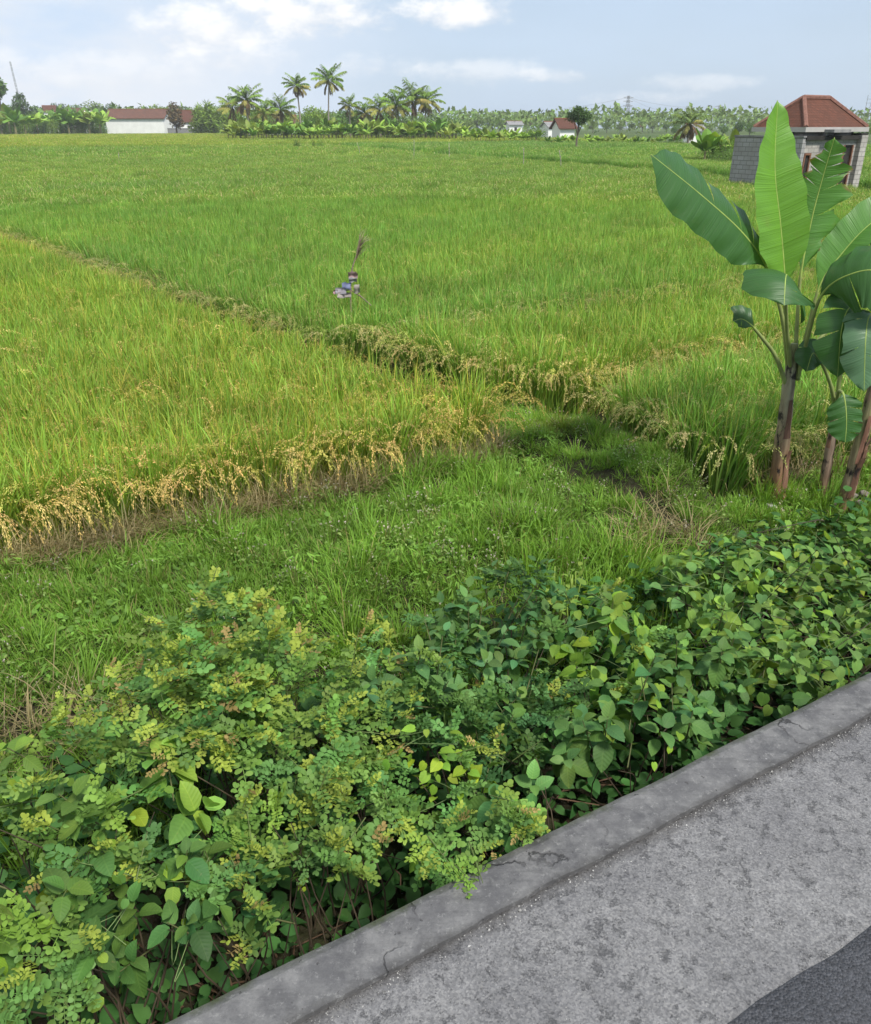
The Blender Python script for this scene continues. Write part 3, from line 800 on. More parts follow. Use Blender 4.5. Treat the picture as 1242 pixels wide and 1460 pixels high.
def broad_sprigs(mf, ms, P, D, size=.14, col=BRO_C, tpl=BROAD, K=6, droop=.35):
    N = len(P); up = np.array([0, 0, 1.])
    d = D * .5 + up * .6 + rng.normal(0, .25, (N, 3)); d /= np.linalg.norm(d, axis=1)[:, None]
    L = rng.uniform(.1, .22, N) * size / .14
    a0 = rng.uniform(0, 6.28, N); e1 = perp(d); e2 = np.cross(d, e1)
    for k in range(K):
        t = k / (K - 1.); a = a0 + k * 2.4
        o = e1 * np.cos(a)[:, None] + e2 * np.sin(a)[:, None]
        p = P + d * (L * t)[:, None] + o * .01
        ld = o * (1.05 - .35 * t) + d * (.1 + .7 * t) - up * droop * (1 - t) + rng.normal(0, .15, (N, 3))
        nrm = d * .8 + up * .5 + rng.normal(0, .22, (N, 3))
        lit = 1 + .5 * t * (rng.random((N, 1)) < .5)
        mf.inst(tpl, p, ld, nrm, size * rng.uniform(.7, 1.2, N) * (1 - .35 * t), gloss(col, N, .2) * lit * np.array([1.1, 1, .95]), 1.0)
    for i in range(0, N, 2):
        ms.tube([P[i] - d[i] * .12, P[i], P[i] + d[i] * L[i]], [.004, .0035, .002], 4, (.12, .13, .05), False)

def hanging(mf, P, D, size, col, tpl=HEART, young=.12):
    N = len(P); up = np.array([0, 0, 1.])
    ld = -up * .55 + D * .55 + rng.normal(0, .35, (N, 3))
    nrm = D * .7 + up * .8 + rng.normal(0, .28, (N, 3))
    c = gloss(col, N, .25); y = rng.random(N) < young; c[y] = c[y] * np.array([1.4, 1.22, .8])
    mf.inst(tpl, P, ld, nrm, size * rng.uniform(.45, 1.3, N), c, 1.0)

def woody(ms, base, lobes, n=3, col=(.11, .085, .055)):
    for c, r in lobes:
        for _ in range(n):
            e = c + rng.normal(0, .45, 3) * r
            b = base + np.array([rng.normal(0, .12), rng.normal(0, .12), -.03])
            mid = b * .45 + e * .55 + rng.normal(0, .11, 3)
            ms.tube(spline([b, mid, e], 7), np.linspace(.006, .002, 7), 5, np.array(col) * rng.uniform(.35, .9), False)

def vines(ms, lobes, n, col=(.14, .2, .07)):
    for c, r in lobes:
        for _ in range(n):
            d = sphere_dirs(3); d[:, 2] = np.abs(d[:, 2]) * .8
            p = c + d * r * 1.06
            p = p + rng.normal(0, .03, p.shape)
            ms.tube(spline(p, 9), .0017, 4, np.array(col) * rng.uniform(.8, 1.5), False)

def shrub(name, label, cat, spec, layers, group=None, wood=3, vine=0):
    lobes = lobes_of(spec)
    c0 = np.mean([c for c, r in lobes], axis=0)
    s, n = sn(c0); n = max(n, N0 + .3)
    base = W(s, n); base[2] = float(ground(s, n)) - .01
    root = thing(name, label, cat, base, 0, group)
    mf, my, ms = MB(), MB(), MB()
    woody(ms, base, lobes, wood)
    if vine: vines(ms, lobes, vine)
    for L in layers:
        kind, per = L[0], L[1]; kw = L[2] if len(L) > 2 else {}
        if kind == 'C':
            P, D = shell(lobes, per, .35); compound_sprigs(mf, my, ms, P, D, **kw)
        elif kind == 'B':
            P, D = shell(lobes, per, .35); broad_sprigs(mf, ms, P, D, **kw)
        elif kind == 'H':
            P, D = shell(lobes, per, .45); hanging(mf, P, D, **kw)
    for m in (mf, my, ms):
        m.v = [v - base for v in m.v]
    mf.build('foliage', M_vein, root, True)
    if my.n: my.build('young_leaves', M_leaf, root, True)
    if ms.n: ms.build('stem', M_stem, root, True)
    return root

GS = 'shrubs and vines along the kerb'
def H(per, size, col, tpl=HEART, young=.12): return ('H', per, dict(size=size, col=col, tpl=tpl, young=young))
def B(per, size, col=BRO_C, tpl=BROAD, K=6, droop=.35): return ('B', per, dict(size=size, col=col, tpl=tpl, K=K, droop=droop))
def Cc(per, size=.125, young=.5, orange=.5, col=CMP_C): return ('C', per, dict(size=size, young=young, orange=orange, col=col))

shrub('feathery_shrub', 'tallest feathery shrub with many yellow and orange tips against the grass bank', 'shrub',
      [(330, 970, 1.42, 110), (250, 1010, 1.25, 95), (400, 975, 1.4, 90), (300, 910, 1.6, 78), (215, 1010, 1.25, 50), (410, 900, 1.7, 40), (330, 1040, 1.15, 80)],
      [Cc(34, .11, .9, .4), H(8, .05, VIN_C)], GS, 4)
shrub('feathery_shrub', 'yellow tipped feathery shrub right of the tallest one beside the grass', 'shrub',
      [(480, 1010, 1.2, 80), (540, 955, 1.4, 55), (430, 1060, 1.0, 70), (550, 1030, 1.05, 50)], [Cc(30, .105, .65, .3), H(14, .05, BRO_C, OVATE)], GS)
shrub('broadleaf_plant', 'large ovate pale green leaves in a rosette among the lower left shrubs', 'plant',
      [(215, 1155, .85, 62)], [B(24, .16, (.21, .38, .065), BROAD, 7, .3), H(30, .07, RND_C, ROUND)], GS)
shrub('feathery_shrub', 'feathery shrub with yellow green tips at the left end of the hedge', 'shrub',
      [(85, 1105, .95, 80), (130, 1190, .75, 70), (30, 1180, .72, 65), (20, 1260, .55, 50)], [Cc(28, .105, .65, .12), H(14, .06, RND_C, ROUND), B(4, .11)], GS)
shrub('round_leaf_vine', 'vine of round flat leaves low in the bottom left of the hedge', 'vine',
      [(60, 1300, .5, 85), (165, 1290, .5, 85), (245, 1245, .6, 60), (120, 1370, .35, 60), (225, 1340, .38, 50)], [H(60, .062, RND_C, ROUND, .2), Cc(14, .095, .6, .2), B(6, .11, DRK_C)], GS, 3, 2)
shrub('feathery_shrub', 'feathery shrub with a yellow top low beside the bottom left edge', 'shrub',
      [(40, 1385, .34, 62), (100, 1330, .42, 40)], [Cc(36, .1, .6, .2), H(20, .055, RND_C, ROUND)], GS)
shrub('feathery_shrub', 'feathery branch with orange yellow ends hanging above the dark ditch near the kerb', 'shrub',
      [(345, 1225, .52, 55), (372, 1295, .34, 42), (390, 1190, .6, 45)], [Cc(40, .1, .45, .4)], GS)
shrub('heart_leaf_vine', 'few big bright heart shaped leaves standing out of the middle of the hedge', 'vine',
      [(440, 1115, .82, 36)], [H(60, .12, (.24, .43, .06), HEART, .1)], GS, 2, 1)
shrub('feathery_shrub', 'dense feathery shrub with yellow green tips just left of the sprig on the kerb', 'shrub',
      [(510, 1150, .68, 75), (480, 1235, .45, 55), (430, 1170, .62, 50), (570, 1200, .45, 50)], [Cc(32, .1, .42, .1), H(14, .045, HRT_C)], GS)
shrub('heart_leaf_vine', 'light green vine of small pointed leaves in the centre of the hedge', 'vine',
      [(605, 1085, .74, 65), (665, 1125, .6, 58), (620, 1150, .55, 50)], [H(100, .055, HRT_C, HEART, .2), Cc(8, .1, .3, .1)], GS, 2, 2)
shrub('feathery_shrub', 'dark feathery shrub with a few yellow tips between the two broad leaved plants', 'shrub',
      [(745, 1025, .9, 75), (795, 1045, .82, 45), (695, 1075, .72, 55), (670, 1035, .88, 50)], [Cc(30, .1, .2, .5, (.105, .225, .06)), B(5, .1, DRK_C)], GS)
shrub('broadleaf_shrub', 'bluish green shrub with stiff ovate leaves beside the yellow tipped feathery shrub', 'shrub',
      [(625, 970, 1.15, 65), (575, 1000, 1.1, 45), (685, 955, 1.2, 55), (560, 960, 1.25, 40)], [B(26, .105, (.105, .23, .075), OVATE, 7, .1), Cc(6, .1, .1, .3)], GS)
shrub('broadleaf_plant', 'plant with long ribbed leaves leaning out low over the kerb', 'plant',
      [(765, 1105, .5, 45), (700, 1150, .42, 45)], [B(30, .125, (.12, .26, .065), BROAD, 6, .4)], GS)
shrub('heart_leaf_vine', 'bright yellow green vine with pointed leaves left of the big vine heap', 'vine',
      [(870, 925, 1.2, 75), (930, 955, 1.02, 62), (830, 890, 1.35, 55), (855, 985, .95, 55)], [H(66, .085, (.20, .36, .055), HEART, .2), B(5, .12), Cc(2, .1, .5, .4)], GS, 2, 3)
shrub('broadleaf_shrub', 'shrub of long dark ribbed leaves in front of the big vine heap by the kerb', 'shrub',
      [(955, 995, .78, 65), (900, 1035, .6, 62), (1010, 975, .72, 55), (860, 1075, .42, 50), (960, 1045, .45, 45)], [B(30, .12, (.095, .215, .06), BROAD, 6, .5), H(14, .06, HRT_C)], GS)
shrub('vine_heap', 'big heap of heart shaped vine leaves below the tallest banana plant', 'vine',
      [(1060, 845, 1.4, 90), (1000, 830, 1.5, 62), (1100, 900, 1.05, 90), (1140, 830, 1.4, 80), (1040, 915, .9, 70), (1110, 965, .6, 60), (960, 850, 1.4, 45)],
      [H(96, .078, VIN_C, HEART, .16), H(26, .05, VIN_C, HEART, .3), B(3, .12, BRO_C)], GS, 4, 5)
shrub('vine_heap', 'vine heap of drooping heart leaves running off the right edge', 'vine',
      [(1210, 805, 1.5, 70), (1195, 870, 1.05, 85), (1245, 830, 1.25, 80), (1165, 940, .6, 65), (1260, 900, .7, 75), (1330, 820, 1.2, 100), (1400, 760, 1.2, 100), (1480, 700, 1.2, 100)],
      [H(92, .074, VIN_C, HEART, .14), H(22, .05, VIN_C, HEART, .3), B(3, .12, DRK_C)], GS, 4, 5)
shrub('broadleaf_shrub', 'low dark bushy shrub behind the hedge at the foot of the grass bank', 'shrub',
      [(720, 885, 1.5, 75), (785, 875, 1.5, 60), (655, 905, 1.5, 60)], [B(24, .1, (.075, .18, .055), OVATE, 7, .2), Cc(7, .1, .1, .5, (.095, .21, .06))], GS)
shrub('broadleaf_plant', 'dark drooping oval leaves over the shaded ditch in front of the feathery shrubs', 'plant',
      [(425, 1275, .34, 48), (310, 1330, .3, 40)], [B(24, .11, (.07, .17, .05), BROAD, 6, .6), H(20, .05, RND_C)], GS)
shrub('ground_vine', 'low vine carpet spreading at the foot of the banana plants', 'vine',
      [(1100, 768, 1.95, 40), (1180, 762, 2.0, 42), (1230, 755, 2.05, 36), (1060, 778, 1.9, 28)], [H(80, .085, (.19, .35, .065), HEART, .2)], GS, 1, 3)

# shaded low growth on the ditch side, below the hedge
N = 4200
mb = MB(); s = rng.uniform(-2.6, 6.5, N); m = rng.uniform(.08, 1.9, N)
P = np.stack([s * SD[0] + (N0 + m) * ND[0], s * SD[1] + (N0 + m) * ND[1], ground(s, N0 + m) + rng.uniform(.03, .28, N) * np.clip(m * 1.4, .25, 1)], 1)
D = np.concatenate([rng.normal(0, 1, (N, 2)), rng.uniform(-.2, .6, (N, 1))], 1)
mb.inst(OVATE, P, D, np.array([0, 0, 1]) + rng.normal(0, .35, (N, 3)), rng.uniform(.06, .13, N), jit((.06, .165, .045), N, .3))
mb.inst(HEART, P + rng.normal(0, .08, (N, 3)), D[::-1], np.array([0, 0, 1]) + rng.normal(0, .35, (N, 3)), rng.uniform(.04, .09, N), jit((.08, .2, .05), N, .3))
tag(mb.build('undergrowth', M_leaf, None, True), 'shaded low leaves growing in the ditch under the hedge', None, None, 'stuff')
mb = MB(); N = 260; s = rng.uniform(-2.4, 5, N); m = rng.uniform(.03, 1.0, N)
for i in range(N):
    p = W(s[i], N0 + m[i]); p[2] = float(ground(s[i], N0 + m[i])) + rng.uniform(.0, .12)
    d = np.array([rng.normal(), rng.normal(), rng.normal(0, .3)]); d = d / np.linalg.norm(d) * rng.uniform(.08, .3)
    mb.tube([p - d, p + rng.normal(0, .03, 3), p + d], rng.uniform(.002, .005), 4, np.array([.16, .1, .065]) * rng.uniform(.5, 1.5), False)
tag(mb.build('twigs', M_bark), 'dead brown twigs lying in the ditch', None, None, 'stuff')

# pale upright weed in the gap below the grass spit
root = thing('upright_weed', 'clump of pale yellow green upright stalks in front of the bare brown patch', 'weed', on_n(812, 870, 1.75)[0], 0)
mb = MB(); k = 12
for i in range(k):
    b = np.array([rng.normal(0, .07), rng.normal(0, .07), -.12]); e = b + np.array([rng.normal(0, .03), rng.normal(0, .03), rng.uniform(.25, .42)])
    mb.tube(spline([b, (b + e) / 2 + rng.normal(0, .008, 3), e], 5), [.006, .006, .006, .005, .003], 5, np.array([.27, .38, .07]) * rng.uniform(.8, 1.2), True)
mb.build('stem', M_stem, root, True)
mb = MB(); P = np.stack([rng.normal(0, .08, 40), rng.normal(0, .08, 40), rng.uniform(-.05, .3, 40)], 1)
mb.inst(OVATE, P, np.concatenate([rng.normal(0, 1, (40, 2)), rng.uniform(.2, 1, (40, 1))], 1), np.array([0, 0, 1]) + rng.normal(0, .4, (40, 3)), rng.uniform(.03, .07, 40), jit((.26, .4, .07), 40))
mb.build('foliage', M_leaf, root, True)

# sprigs creeping over the kerb
for (u, v, lab, ln_) in ((655, 1215, 'yellow tipped feathery sprig creeping over the kerb edge, the larger of two', .26), (742, 1185, 'thin feathery sprig lying on the kerb, the farther and smaller of two', .2)):
    p, _ = on_n(u, v, .05)
    root = thing('creeping_sprig', lab, 'plant', (p[0], p[1], .02), 0, 'sprigs creeping over the kerb')
    mf, my, ms = MB(), MB(), MB(); k = 9
    P = np.stack([rng.normal(0, .06, k), rng.normal(0, .04, k), rng.uniform(-.01, .05, k)], 1)
    D = np.array([-ND[0] * .9, -ND[1] * .9, .05]) + rng.normal(0, .3, (k, 3))
    up = np.array([0, 0, 1.])
    compound_sprigs(mf, my, ms, P - np.array([-ND[0], -ND[1], 0]) * .06, D - up * .5, .085, CMP_C, .6, .35, -9)
    for i in range(3): ms.tube(spline([np.array([ND[0] * .2, ND[1] * .2, -.12]), np.array([ND[0] * .06, ND[1] * .06, .02]), P[i]], 6), .0025, 4, (.14, .18, .06), False)
    mf.build('foliage', M_leaf, root, True); my.build('young_leaves', M_leaf, root, True); ms.build('stem', M_stem, root, True)

# ================================================================== BANANA PLANTS
def banana_leaf_mat():
    T = NT('banana_leaf'); tx = T.attr('tex').outputs['Vector']; c = T.attr('Col').outputs['Color']
    sep = T.n('ShaderNodeSeparateXYZ', Vector=tx)
    # fine side veins running out from the midrib
    l = T.math('ADD', sep.outputs[0], T.math('MULTIPLY', T.math('ABSOLUTE', sep.outputs[1]), -.04))
    wv = T.n('ShaderNodeTexNoise', _noise_dimensions='1D', W=T.math('MULTIPLY', l, 110.0), Scale=1.0, Detail=3.0).outputs['Fac']
    wide = T.n('ShaderNodeTexNoise', _noise_dimensions='1D', W=T.math('MULTIPLY', l, 16.0), Scale=1.0, Detail=2.0).outputs['Fac']
    k = T.ramp(T.math('ADD', T.math('MULTIPLY', wv, .6), T.math('MULTIPLY', wide, .4)), [(.35, (.86, .87, .87)), (.65, (1.08, 1.07, 1.07))])
    c2 = T.mix(1.0, c, k, 'MULTIPLY')
    blot = T.noise(T.obj(), 5, 6, .6)
    c2 = T.mix(T.ramp(blot, [(.62, (0, 0, 0)), (.8, (.35, .35, .35))]), c2, (.2, .19, .06))
    tc = T.mix(1.0, c2, (1.5, 1.25, .5), 'MULTIPLY')
    return T.end(c2, .38, .45, T.bump(T.math('ADD', wv, T.math('MULTIPLY', wide, 1.5)), .35, .01), .3, tc)
M_ban = banana_leaf_mat()

def banana_leaf(parent, org, path, width, hint, fold=.25, droop=.1, tears=((), ()), start=.12, col=(.09, .24, .03), label=None, one=(1, 1), rag=.0, petiole_r=.02, wpow=.55, tipl=.28, gapk=1.0):
    """path: spine from the petiole foot to the tip; blade from `start` of the length to the tip"""
    K = 61
    C_ = spline(path, K) - org; L = np.concatenate([[0], np.cumsum(np.linalg.norm(np.diff(C_, axis=0), axis=1))])
    T_ = np.gradient(C_, axis=0); T_ /= np.linalg.norm(T_, axis=1)[:, None]
    hint = np.asarray(hint, float)
    if hint.ndim == 1: hint = np.tile(hint, (K, 1))
    else: hint = np.array([np.interp(np.linspace(0, 1, K), np.linspace(0, 1, len(hint)), hint[:, j]) for j in range(3)]).T
    S = np.cross(T_, hint); S /= np.linalg.norm(S, axis=1)[:, None]; Nn = np.cross(S, T_)
    at = lambda A, t: np.array([np.interp(t, np.linspace(0, 1, K), A[:, j]) for j in range(3)]).T
    m = MB()
    for si, sg in enumerate((-1, 1)):
        cuts = [start] + sorted(tears[si]) + [1.0]
        for a, b in zip(cuts[:-1], cuts[1:]):
            kk = max(3, int((b - a) * 46)); nx = 8
            t0 = np.linspace(a, b, kk); tc_ = (a + b) / 2
            gap = 0 if len(cuts) == 2 else gapk * rng.uniform(.05, .2) * (1 if (b - a) < .25 else .35)
            dr = droop + (rng.uniform(-.1, .25) if len(cuts) > 2 else 0)
            V, tx = [], []
            for x in np.linspace(0, 1, nx):
                t = tc_ + (t0 - tc_) * (1 - gap * x ** 1.5)
                t = np.clip(t + .06 * x * np.clip((1 - t0) / .25, 0, 1), start, 1.0)
                q = np.clip((t0 - start) / (1 - start), 0, 1)
                prof = np.minimum(1, (q / .22 + .05) ** wpow) * np.minimum(1, np.clip((1 - q) / tipl, 0, 1) ** .6 + 1e-3)
                w = width * one[si] * prof * x * (1 + rag * .35 * np.sin(t0 * 47 + si * 2) * x)
                c = at(C_, t); s_ = at(S, t); n_ = at(Nn, t)
                rip = .012 * np.sin(t0 * 60 + si) * x * x
                V.append(c + s_ * (sg * w * (np.cos(fold + 0 * w)))[:, None] + n_ * (np.sin(fold) * w - dr * w * w / width * 1.3 + rip)[:, None])
                tx.append(np.stack([t * L[-1] + a * 3, np.full(kk, x * sg), 0 * t], 1))
            V = np.array(V); tx = np.array(tx)
            i2, j2 = np.meshgrid(np.arange(nx - 1), np.arange(kk - 1), indexing='ij'); q_ = i2 * kk + j2
            fs = np.stack([q_, q_ + 1, q_ + kk + 1, q_ + kk], -1).reshape(-1, 4)
            if sg > 0: fs = fs[:, ::-1]
            cc = np.array(col)[None, None] * np.ones((nx, kk, 1)) * (1 + .0 * tx[:, :, :1])
            if rag: 
                edge = (np.linspace(0, 1, nx)[:, None, None] > .93) * (rng.random((1, kk, 1)) < .35)
                cc = np.where(edge, np.array([.24, .16, .07]), cc)
            m.add(V.reshape(-1, 3), fs, cc.reshape(-1, 3), tx.reshape(-1, 3))
    o = m.build('leaf', M_ban, parent, True)
    if label: o['label'] = label
    r = np.interp(np.linspace(0, 1, K), [0, start, .5, 1], [petiole_r, petiole_r * .62, petiole_r * .42, .003])
    mm = MB(); cmid = np.where((np.linspace(0, 1, K) < start)[:, None], np.array([[.25, .30, .10]]), np.array([[.30, .40, .09]]))
    mm.tube(C_ - Nn * (r * .55)[:, None], r, 7, cmid, True)
    mm.build('midrib', M_stem, o, True)
    return o

def pseudostem_mat():
    T = NT('banana_stem'); v = T.obj(); c = T.attr('Col').outputs['Color']
    st = T.n('ShaderNodeMapping', Vector=v, Scale=(9, 9, 1.3)).outputs[0]
    f = T.noise(st, 3.0, 6, .6); g = T.noise(T.n('ShaderNodeMapping', Vector=v, Scale=(5, 5, 2.2)).outputs[0], 2.1, 5, .65)
    c2 = T.mix(T.ramp(f, [(.35, (0, 0, 0)), (.62, (1, 1, 1))]), T.mix(1.0, c, (.55, .5, .5), 'MULTIPLY'), c)
    c2 = T.mix(T.ramp(g, [(.57, (0, 0, 0)), (.64, (1, 1, 1))]), c2, (.022, .016, .016))
    c2 = T.mix(T.ramp(T.noise(st, 1.3, 4), [(.6, (0, 0, 0)), (.72, (.8, .8, .8))]), c2, (.30, .17, .13))
    return T.end(c2, .65, .3, T.bump(f, .5, .02))
M_pst = pseudostem_mat()

def pseudostem(parent, org, pts, radii, cols):
    k = 22; P = spline(pts, k) - org; r = np.interp(np.linspace(0, 1, k), np.linspace(0, 1, len(radii)), radii)
    r = r * (1 + .06 * np.sin(np.arange(k) * 1.9)); c = np.array([np.interp(np.linspace(0, 1, k), np.linspace(0, 1, len(cols)), np.array(cols)[:, j]) for j in range(3)]).T
    m = MB(); m.tube(P, r, 14, c)
    o = m.build('pseudostem', M_pst, parent, True)
    # dry sheaths clinging to it
    for i in range(5):
        a = rng.uniform(0, 6.28); t0 = rng.uniform(.02, .75); kk = 8; tt = np.linspace(t0, min(1, t0 + rng.uniform(.16, .34)), kk)
        c_ = np.array([np.interp(tt, np.linspace(0, 1, k), P[:, j]) for j in range(3)]).T; rr = np.interp(tt, np.linspace(0, 1, k), r)
        da = np.linspace(-.5, .5, 5); out = 1.04 + .9 * np.linspace(0, 1, kk) ** 3 * rng.uniform(.2, .8)
        V = np.array([c_ + np.stack([np.cos(a + d * (1 - .5 * np.linspace(0, 1, kk))) * rr * out, np.sin(a + d * (1 - .5 * np.linspace(0, 1, kk))) * rr * out, 0 * rr], 1) for d in da])
        ms = MB(); i2, j2 = np.meshgrid(np.arange(4), np.arange(kk - 1), indexing='ij'); q = i2 * kk + j2
        ms.add(V.reshape(-1, 3), np.stack([q, q + 1, q + kk + 1, q + kk], -1).reshape(-1, 4), np.array([.24, .13, .085]) * rng.uniform(.5, 1.3))
        ms.build('dry_sheath', M_pst, parent, True)
    return o

Yb = atz(1107, 722, -.52)[1]
q = lambda u, v, dy=0.0: aty(u, v, Yb + dy)
org = atz(1107, 722, -.52); org[2] = -.56
b1 = thing('banana_plant', 'tallest banana plant with one upright bright leaf and an orange brown foot', 'banana plant', org, 0, 'banana plants beside the verge')
pseudostem(b1, org, [q(1108, 735), q(1112, 660), q(1120, 590), q(1126, 535), q(1133, 490)], [.082, .07, .056, .047, .028],
           [(.32, .14, .055), (.25, .15, .085), (.28, .25, .16), (.29, .28, .18), (.26, .30, .12)])
toc = np.array([0, -1, .15])
LEAF_D, LEAF_M, LEAF_B = (.045, .13, .028), (.09, .23, .04), (.14, .32, .036)
banana_leaf(b1, org, [q(1126, 535), q(1117, 455, -.05), q(1095, 385, -.1), q(1060, 333, -.2), q(1000, 278, -.35), q(928, 220, -.5)], .235, [(0, -.9, .3), (.25, -.8, .55), (.25, -.8, .6)], .0, .22,
            ((), (.53, .61, .74)), .40, LEAF_D, 'dark broad leaf leaning to the left and torn along its upper edge', one=(1.0, 1.0), petiole_r=.022, tipl=.22, gapk=2.2)
banana_leaf(b1, org, [q(1128, 530), q(1121, 460), q(1119, 395, -.02), q(1113, 320, -.03), q(1105, 240, .0), q(1109, 143, .1)], .25, [(.1, -1, .1), (.25, -1, .1), (.35, -1, .1)], .42, .02,
            ((), ()), .34, LEAF_B, 'bright upright young leaf standing in the middle', one=(1.2, .85), wpow=.6, tipl=.5)
banana_leaf(b1, org, [q(1134, 535), q(1137, 460, .1), q(1143, 385, .15), q(1158, 310, .2), q(1174, 250, .2), q(1190, 196, .15)], .2, [(-.1, -1, .2), (-.3, -1, .2)], .12, .25,
            ((.45, .52, .6, .67, .73, .8, .86, .92), (.6, .72, .78, .84, .9)), .38, LEAF_M, 'ragged upright leaf with frayed edges', one=(.75, 1.05), rag=.8, tipl=.5)
banana_leaf(b1, org, [q(1136, 540), q(1152, 470, .05), q(1170, 405, .1), q(1200, 362, .15), q(1240, 320, .2), q(1300, 280, .3)], .19, [(-.2, -.8, .6), (-.4, -.7, .7)], .55, .05, ((), ()), .36, LEAF_M, None, one=(1, .9))
banana_leaf(b1, org, [q(1136, 542), q(1152, 480, -.1), q(1172, 420, -.2), q(1210, 392, -.35), q(1260, 388, -.5), q(1330, 430, -.6)], .27, [(-.3, -.5, .9), (-.2, -.75, .7), (0, -.9, .5)], .05, .3, ((.55, .75), (.6,)), .38, LEAF_D, None, one=(1, 1.0))
banana_leaf(b1, org, [q(1130, 535), q(1124, 470, -.15), q(1122, 412, -.35), q(1122, 392, -.55), q(1120, 400, -.85), q(1118, 436, -1.0)], .3, [(0, -.6, .9), (0, -.6, .9), (0, -1, .1)], .0, .35, ((.62, .75, .86), (.6, .7)), .42, LEAF_D, 'dark leaf folded over towards the road', one=(.95, .85))
banana_leaf(b1, org, [q(1126, 560), q(1108, 510, -.08), q(1088, 482, -.15), q(1072, 464, -.2), q(1058, 455, -.22), q(1046, 458, -.25)], .10, [(0, -.8, .6), (.2, -.9, .4)], .3, .3, ((.8,), ()), .55, (.05, .12, .04), 'small withered leaf stub', one=(.7, 1.2))
banana_leaf(b1, org, [q(1130, 545), q(1150, 505, .1), q(1172, 480, .15), q(1195, 462, .2), q(1205, 462, .2), q(1215, 480, .2)], .07, [(0, -1, .5), (0, -1, .3)], .2, .2, ((.7,), (.75,)), .5, (.06, .15, .06), None, one=(1, 1))

o2 = atz(1172, 716, -.52); o2[2] = -.56; Y2 = o2[1] + .0
q2 = lambda u, v, dy=0.0: aty(u, v, Y2 + dy)
b2 = thing('banana_plant', 'slim banana plant with a thin pale stem between the other two', 'banana plant', o2, 0, 'banana plants beside the verge')
pseudostem(b2, o2, [q2(1170, 728), q2(1178, 670), q2(1188, 610), q2(1194, 560)], [.05, .042, .034, .022], [(.34, .17, .09), (.28, .2, .14), (.26, .2, .15), (.2, .22, .1)])
banana_leaf(b2, o2, [q2(1192, 580), q2(1186, 550, -.05), q2(1176, 525, -.1), q2(1165, 508, -.15), q2(1158, 505, -.2), q2(1150, 530, -.25)], .12, [(0, -.8, .6), (0, -1, .2)], .1, .3, ((.8,), (.75,)), .5, LEAF_D, None)
banana_leaf(b2, o2, [q2(1193, 585), q2(1197, 560, -.1), q2(1202, 560, -.2), q2(1206, 580, -.25), q2(1207, 605, -.28), q2(1205, 632, -.3)], .14, [(0, -.8, .6), (0, -1, .2)], .1, .2, ((.6, .75, .88), (.7,)), .4, LEAF_D, None)
banana_leaf(b2, o2, [q2(1194, 575), q2(1200, 530), q2(1212, 500, .05), q2(1225, 485, .1), q2(1240, 480, .15), q2(1250, 500, .2)], .11, [(0, -.9, .4), (0, -1, .2)], .2, .2, ((.7,), (.8,)), .45, (.06, .17, .06), None)

o3 = atz(1202, 722, -.52); o3[2] = -.56; Y3 = o3[1] - .05
q3 = lambda u, v, dy=0.0: aty(u, v, Y3 + dy)
b3 = thing('banana_plant', 'leaning banana plant at the right edge with peeling brown sheaths', 'banana plant', o3, 0, 'banana plants beside the verge')
pseudostem(b3, o3, [q3(1198, 740), q3(1214, 680), q3(1232, 610), q3(1246, 550), q3(1254, 500)], [.068, .06, .054, .046, .03], [(.30, .17, .08), (.28, .22, .14), (.24, .22, .1), (.22, .2, .12), (.2, .25, .1)])
banana_leaf(b3, o3, [q3(1250, 520), q3(1240, 470, -.05), q3(1228, 445, -.15), q3(1212, 438, -.25), q3(1200, 470, -.35), q3(1194, 540, -.4)], .17, [(0, -.6, .8), (0, -1, .3)], .05, .3, ((.6, .7, .85), (.65, .8)), .4, LEAF_D, 'dark torn leaf hanging down in front')
banana_leaf(b3, o3, [q3(1250, 520), q3(1246, 470, -.1), q3(1244, 450, -.25), q3(1238, 455, -.4), q3(1234, 490, -.5), q3(1232, 560, -.55)], .15, [(0, -.6, .8), (0, -1, .3)], .05, .2, ((.7, .85), (.6, .8)), .42, (.1, .2, .1), None)
banana_leaf(b3, o3, [q3(1252, 520), q3(1262, 460), q3(1280, 400), q3(1310, 360), q3(1360, 350), q3(1400, 390)], .28, [(-.2, -.6, .8)], .1, .2, ((.6,), (.7,)), .35, LEAF_M, None)
banana_leaf(b3, o3, [q3(1252, 520), q3(1250, 450, .1), q3(1246, 380, .2), q3(1250, 310, .35), q3(1270, 240, .5), q3(1290, 200, .6)], .2, [(-.2, -1, .3)], .3, .1, ((), (.7,)), .4, LEAF_M, None, one=(.4, 1))

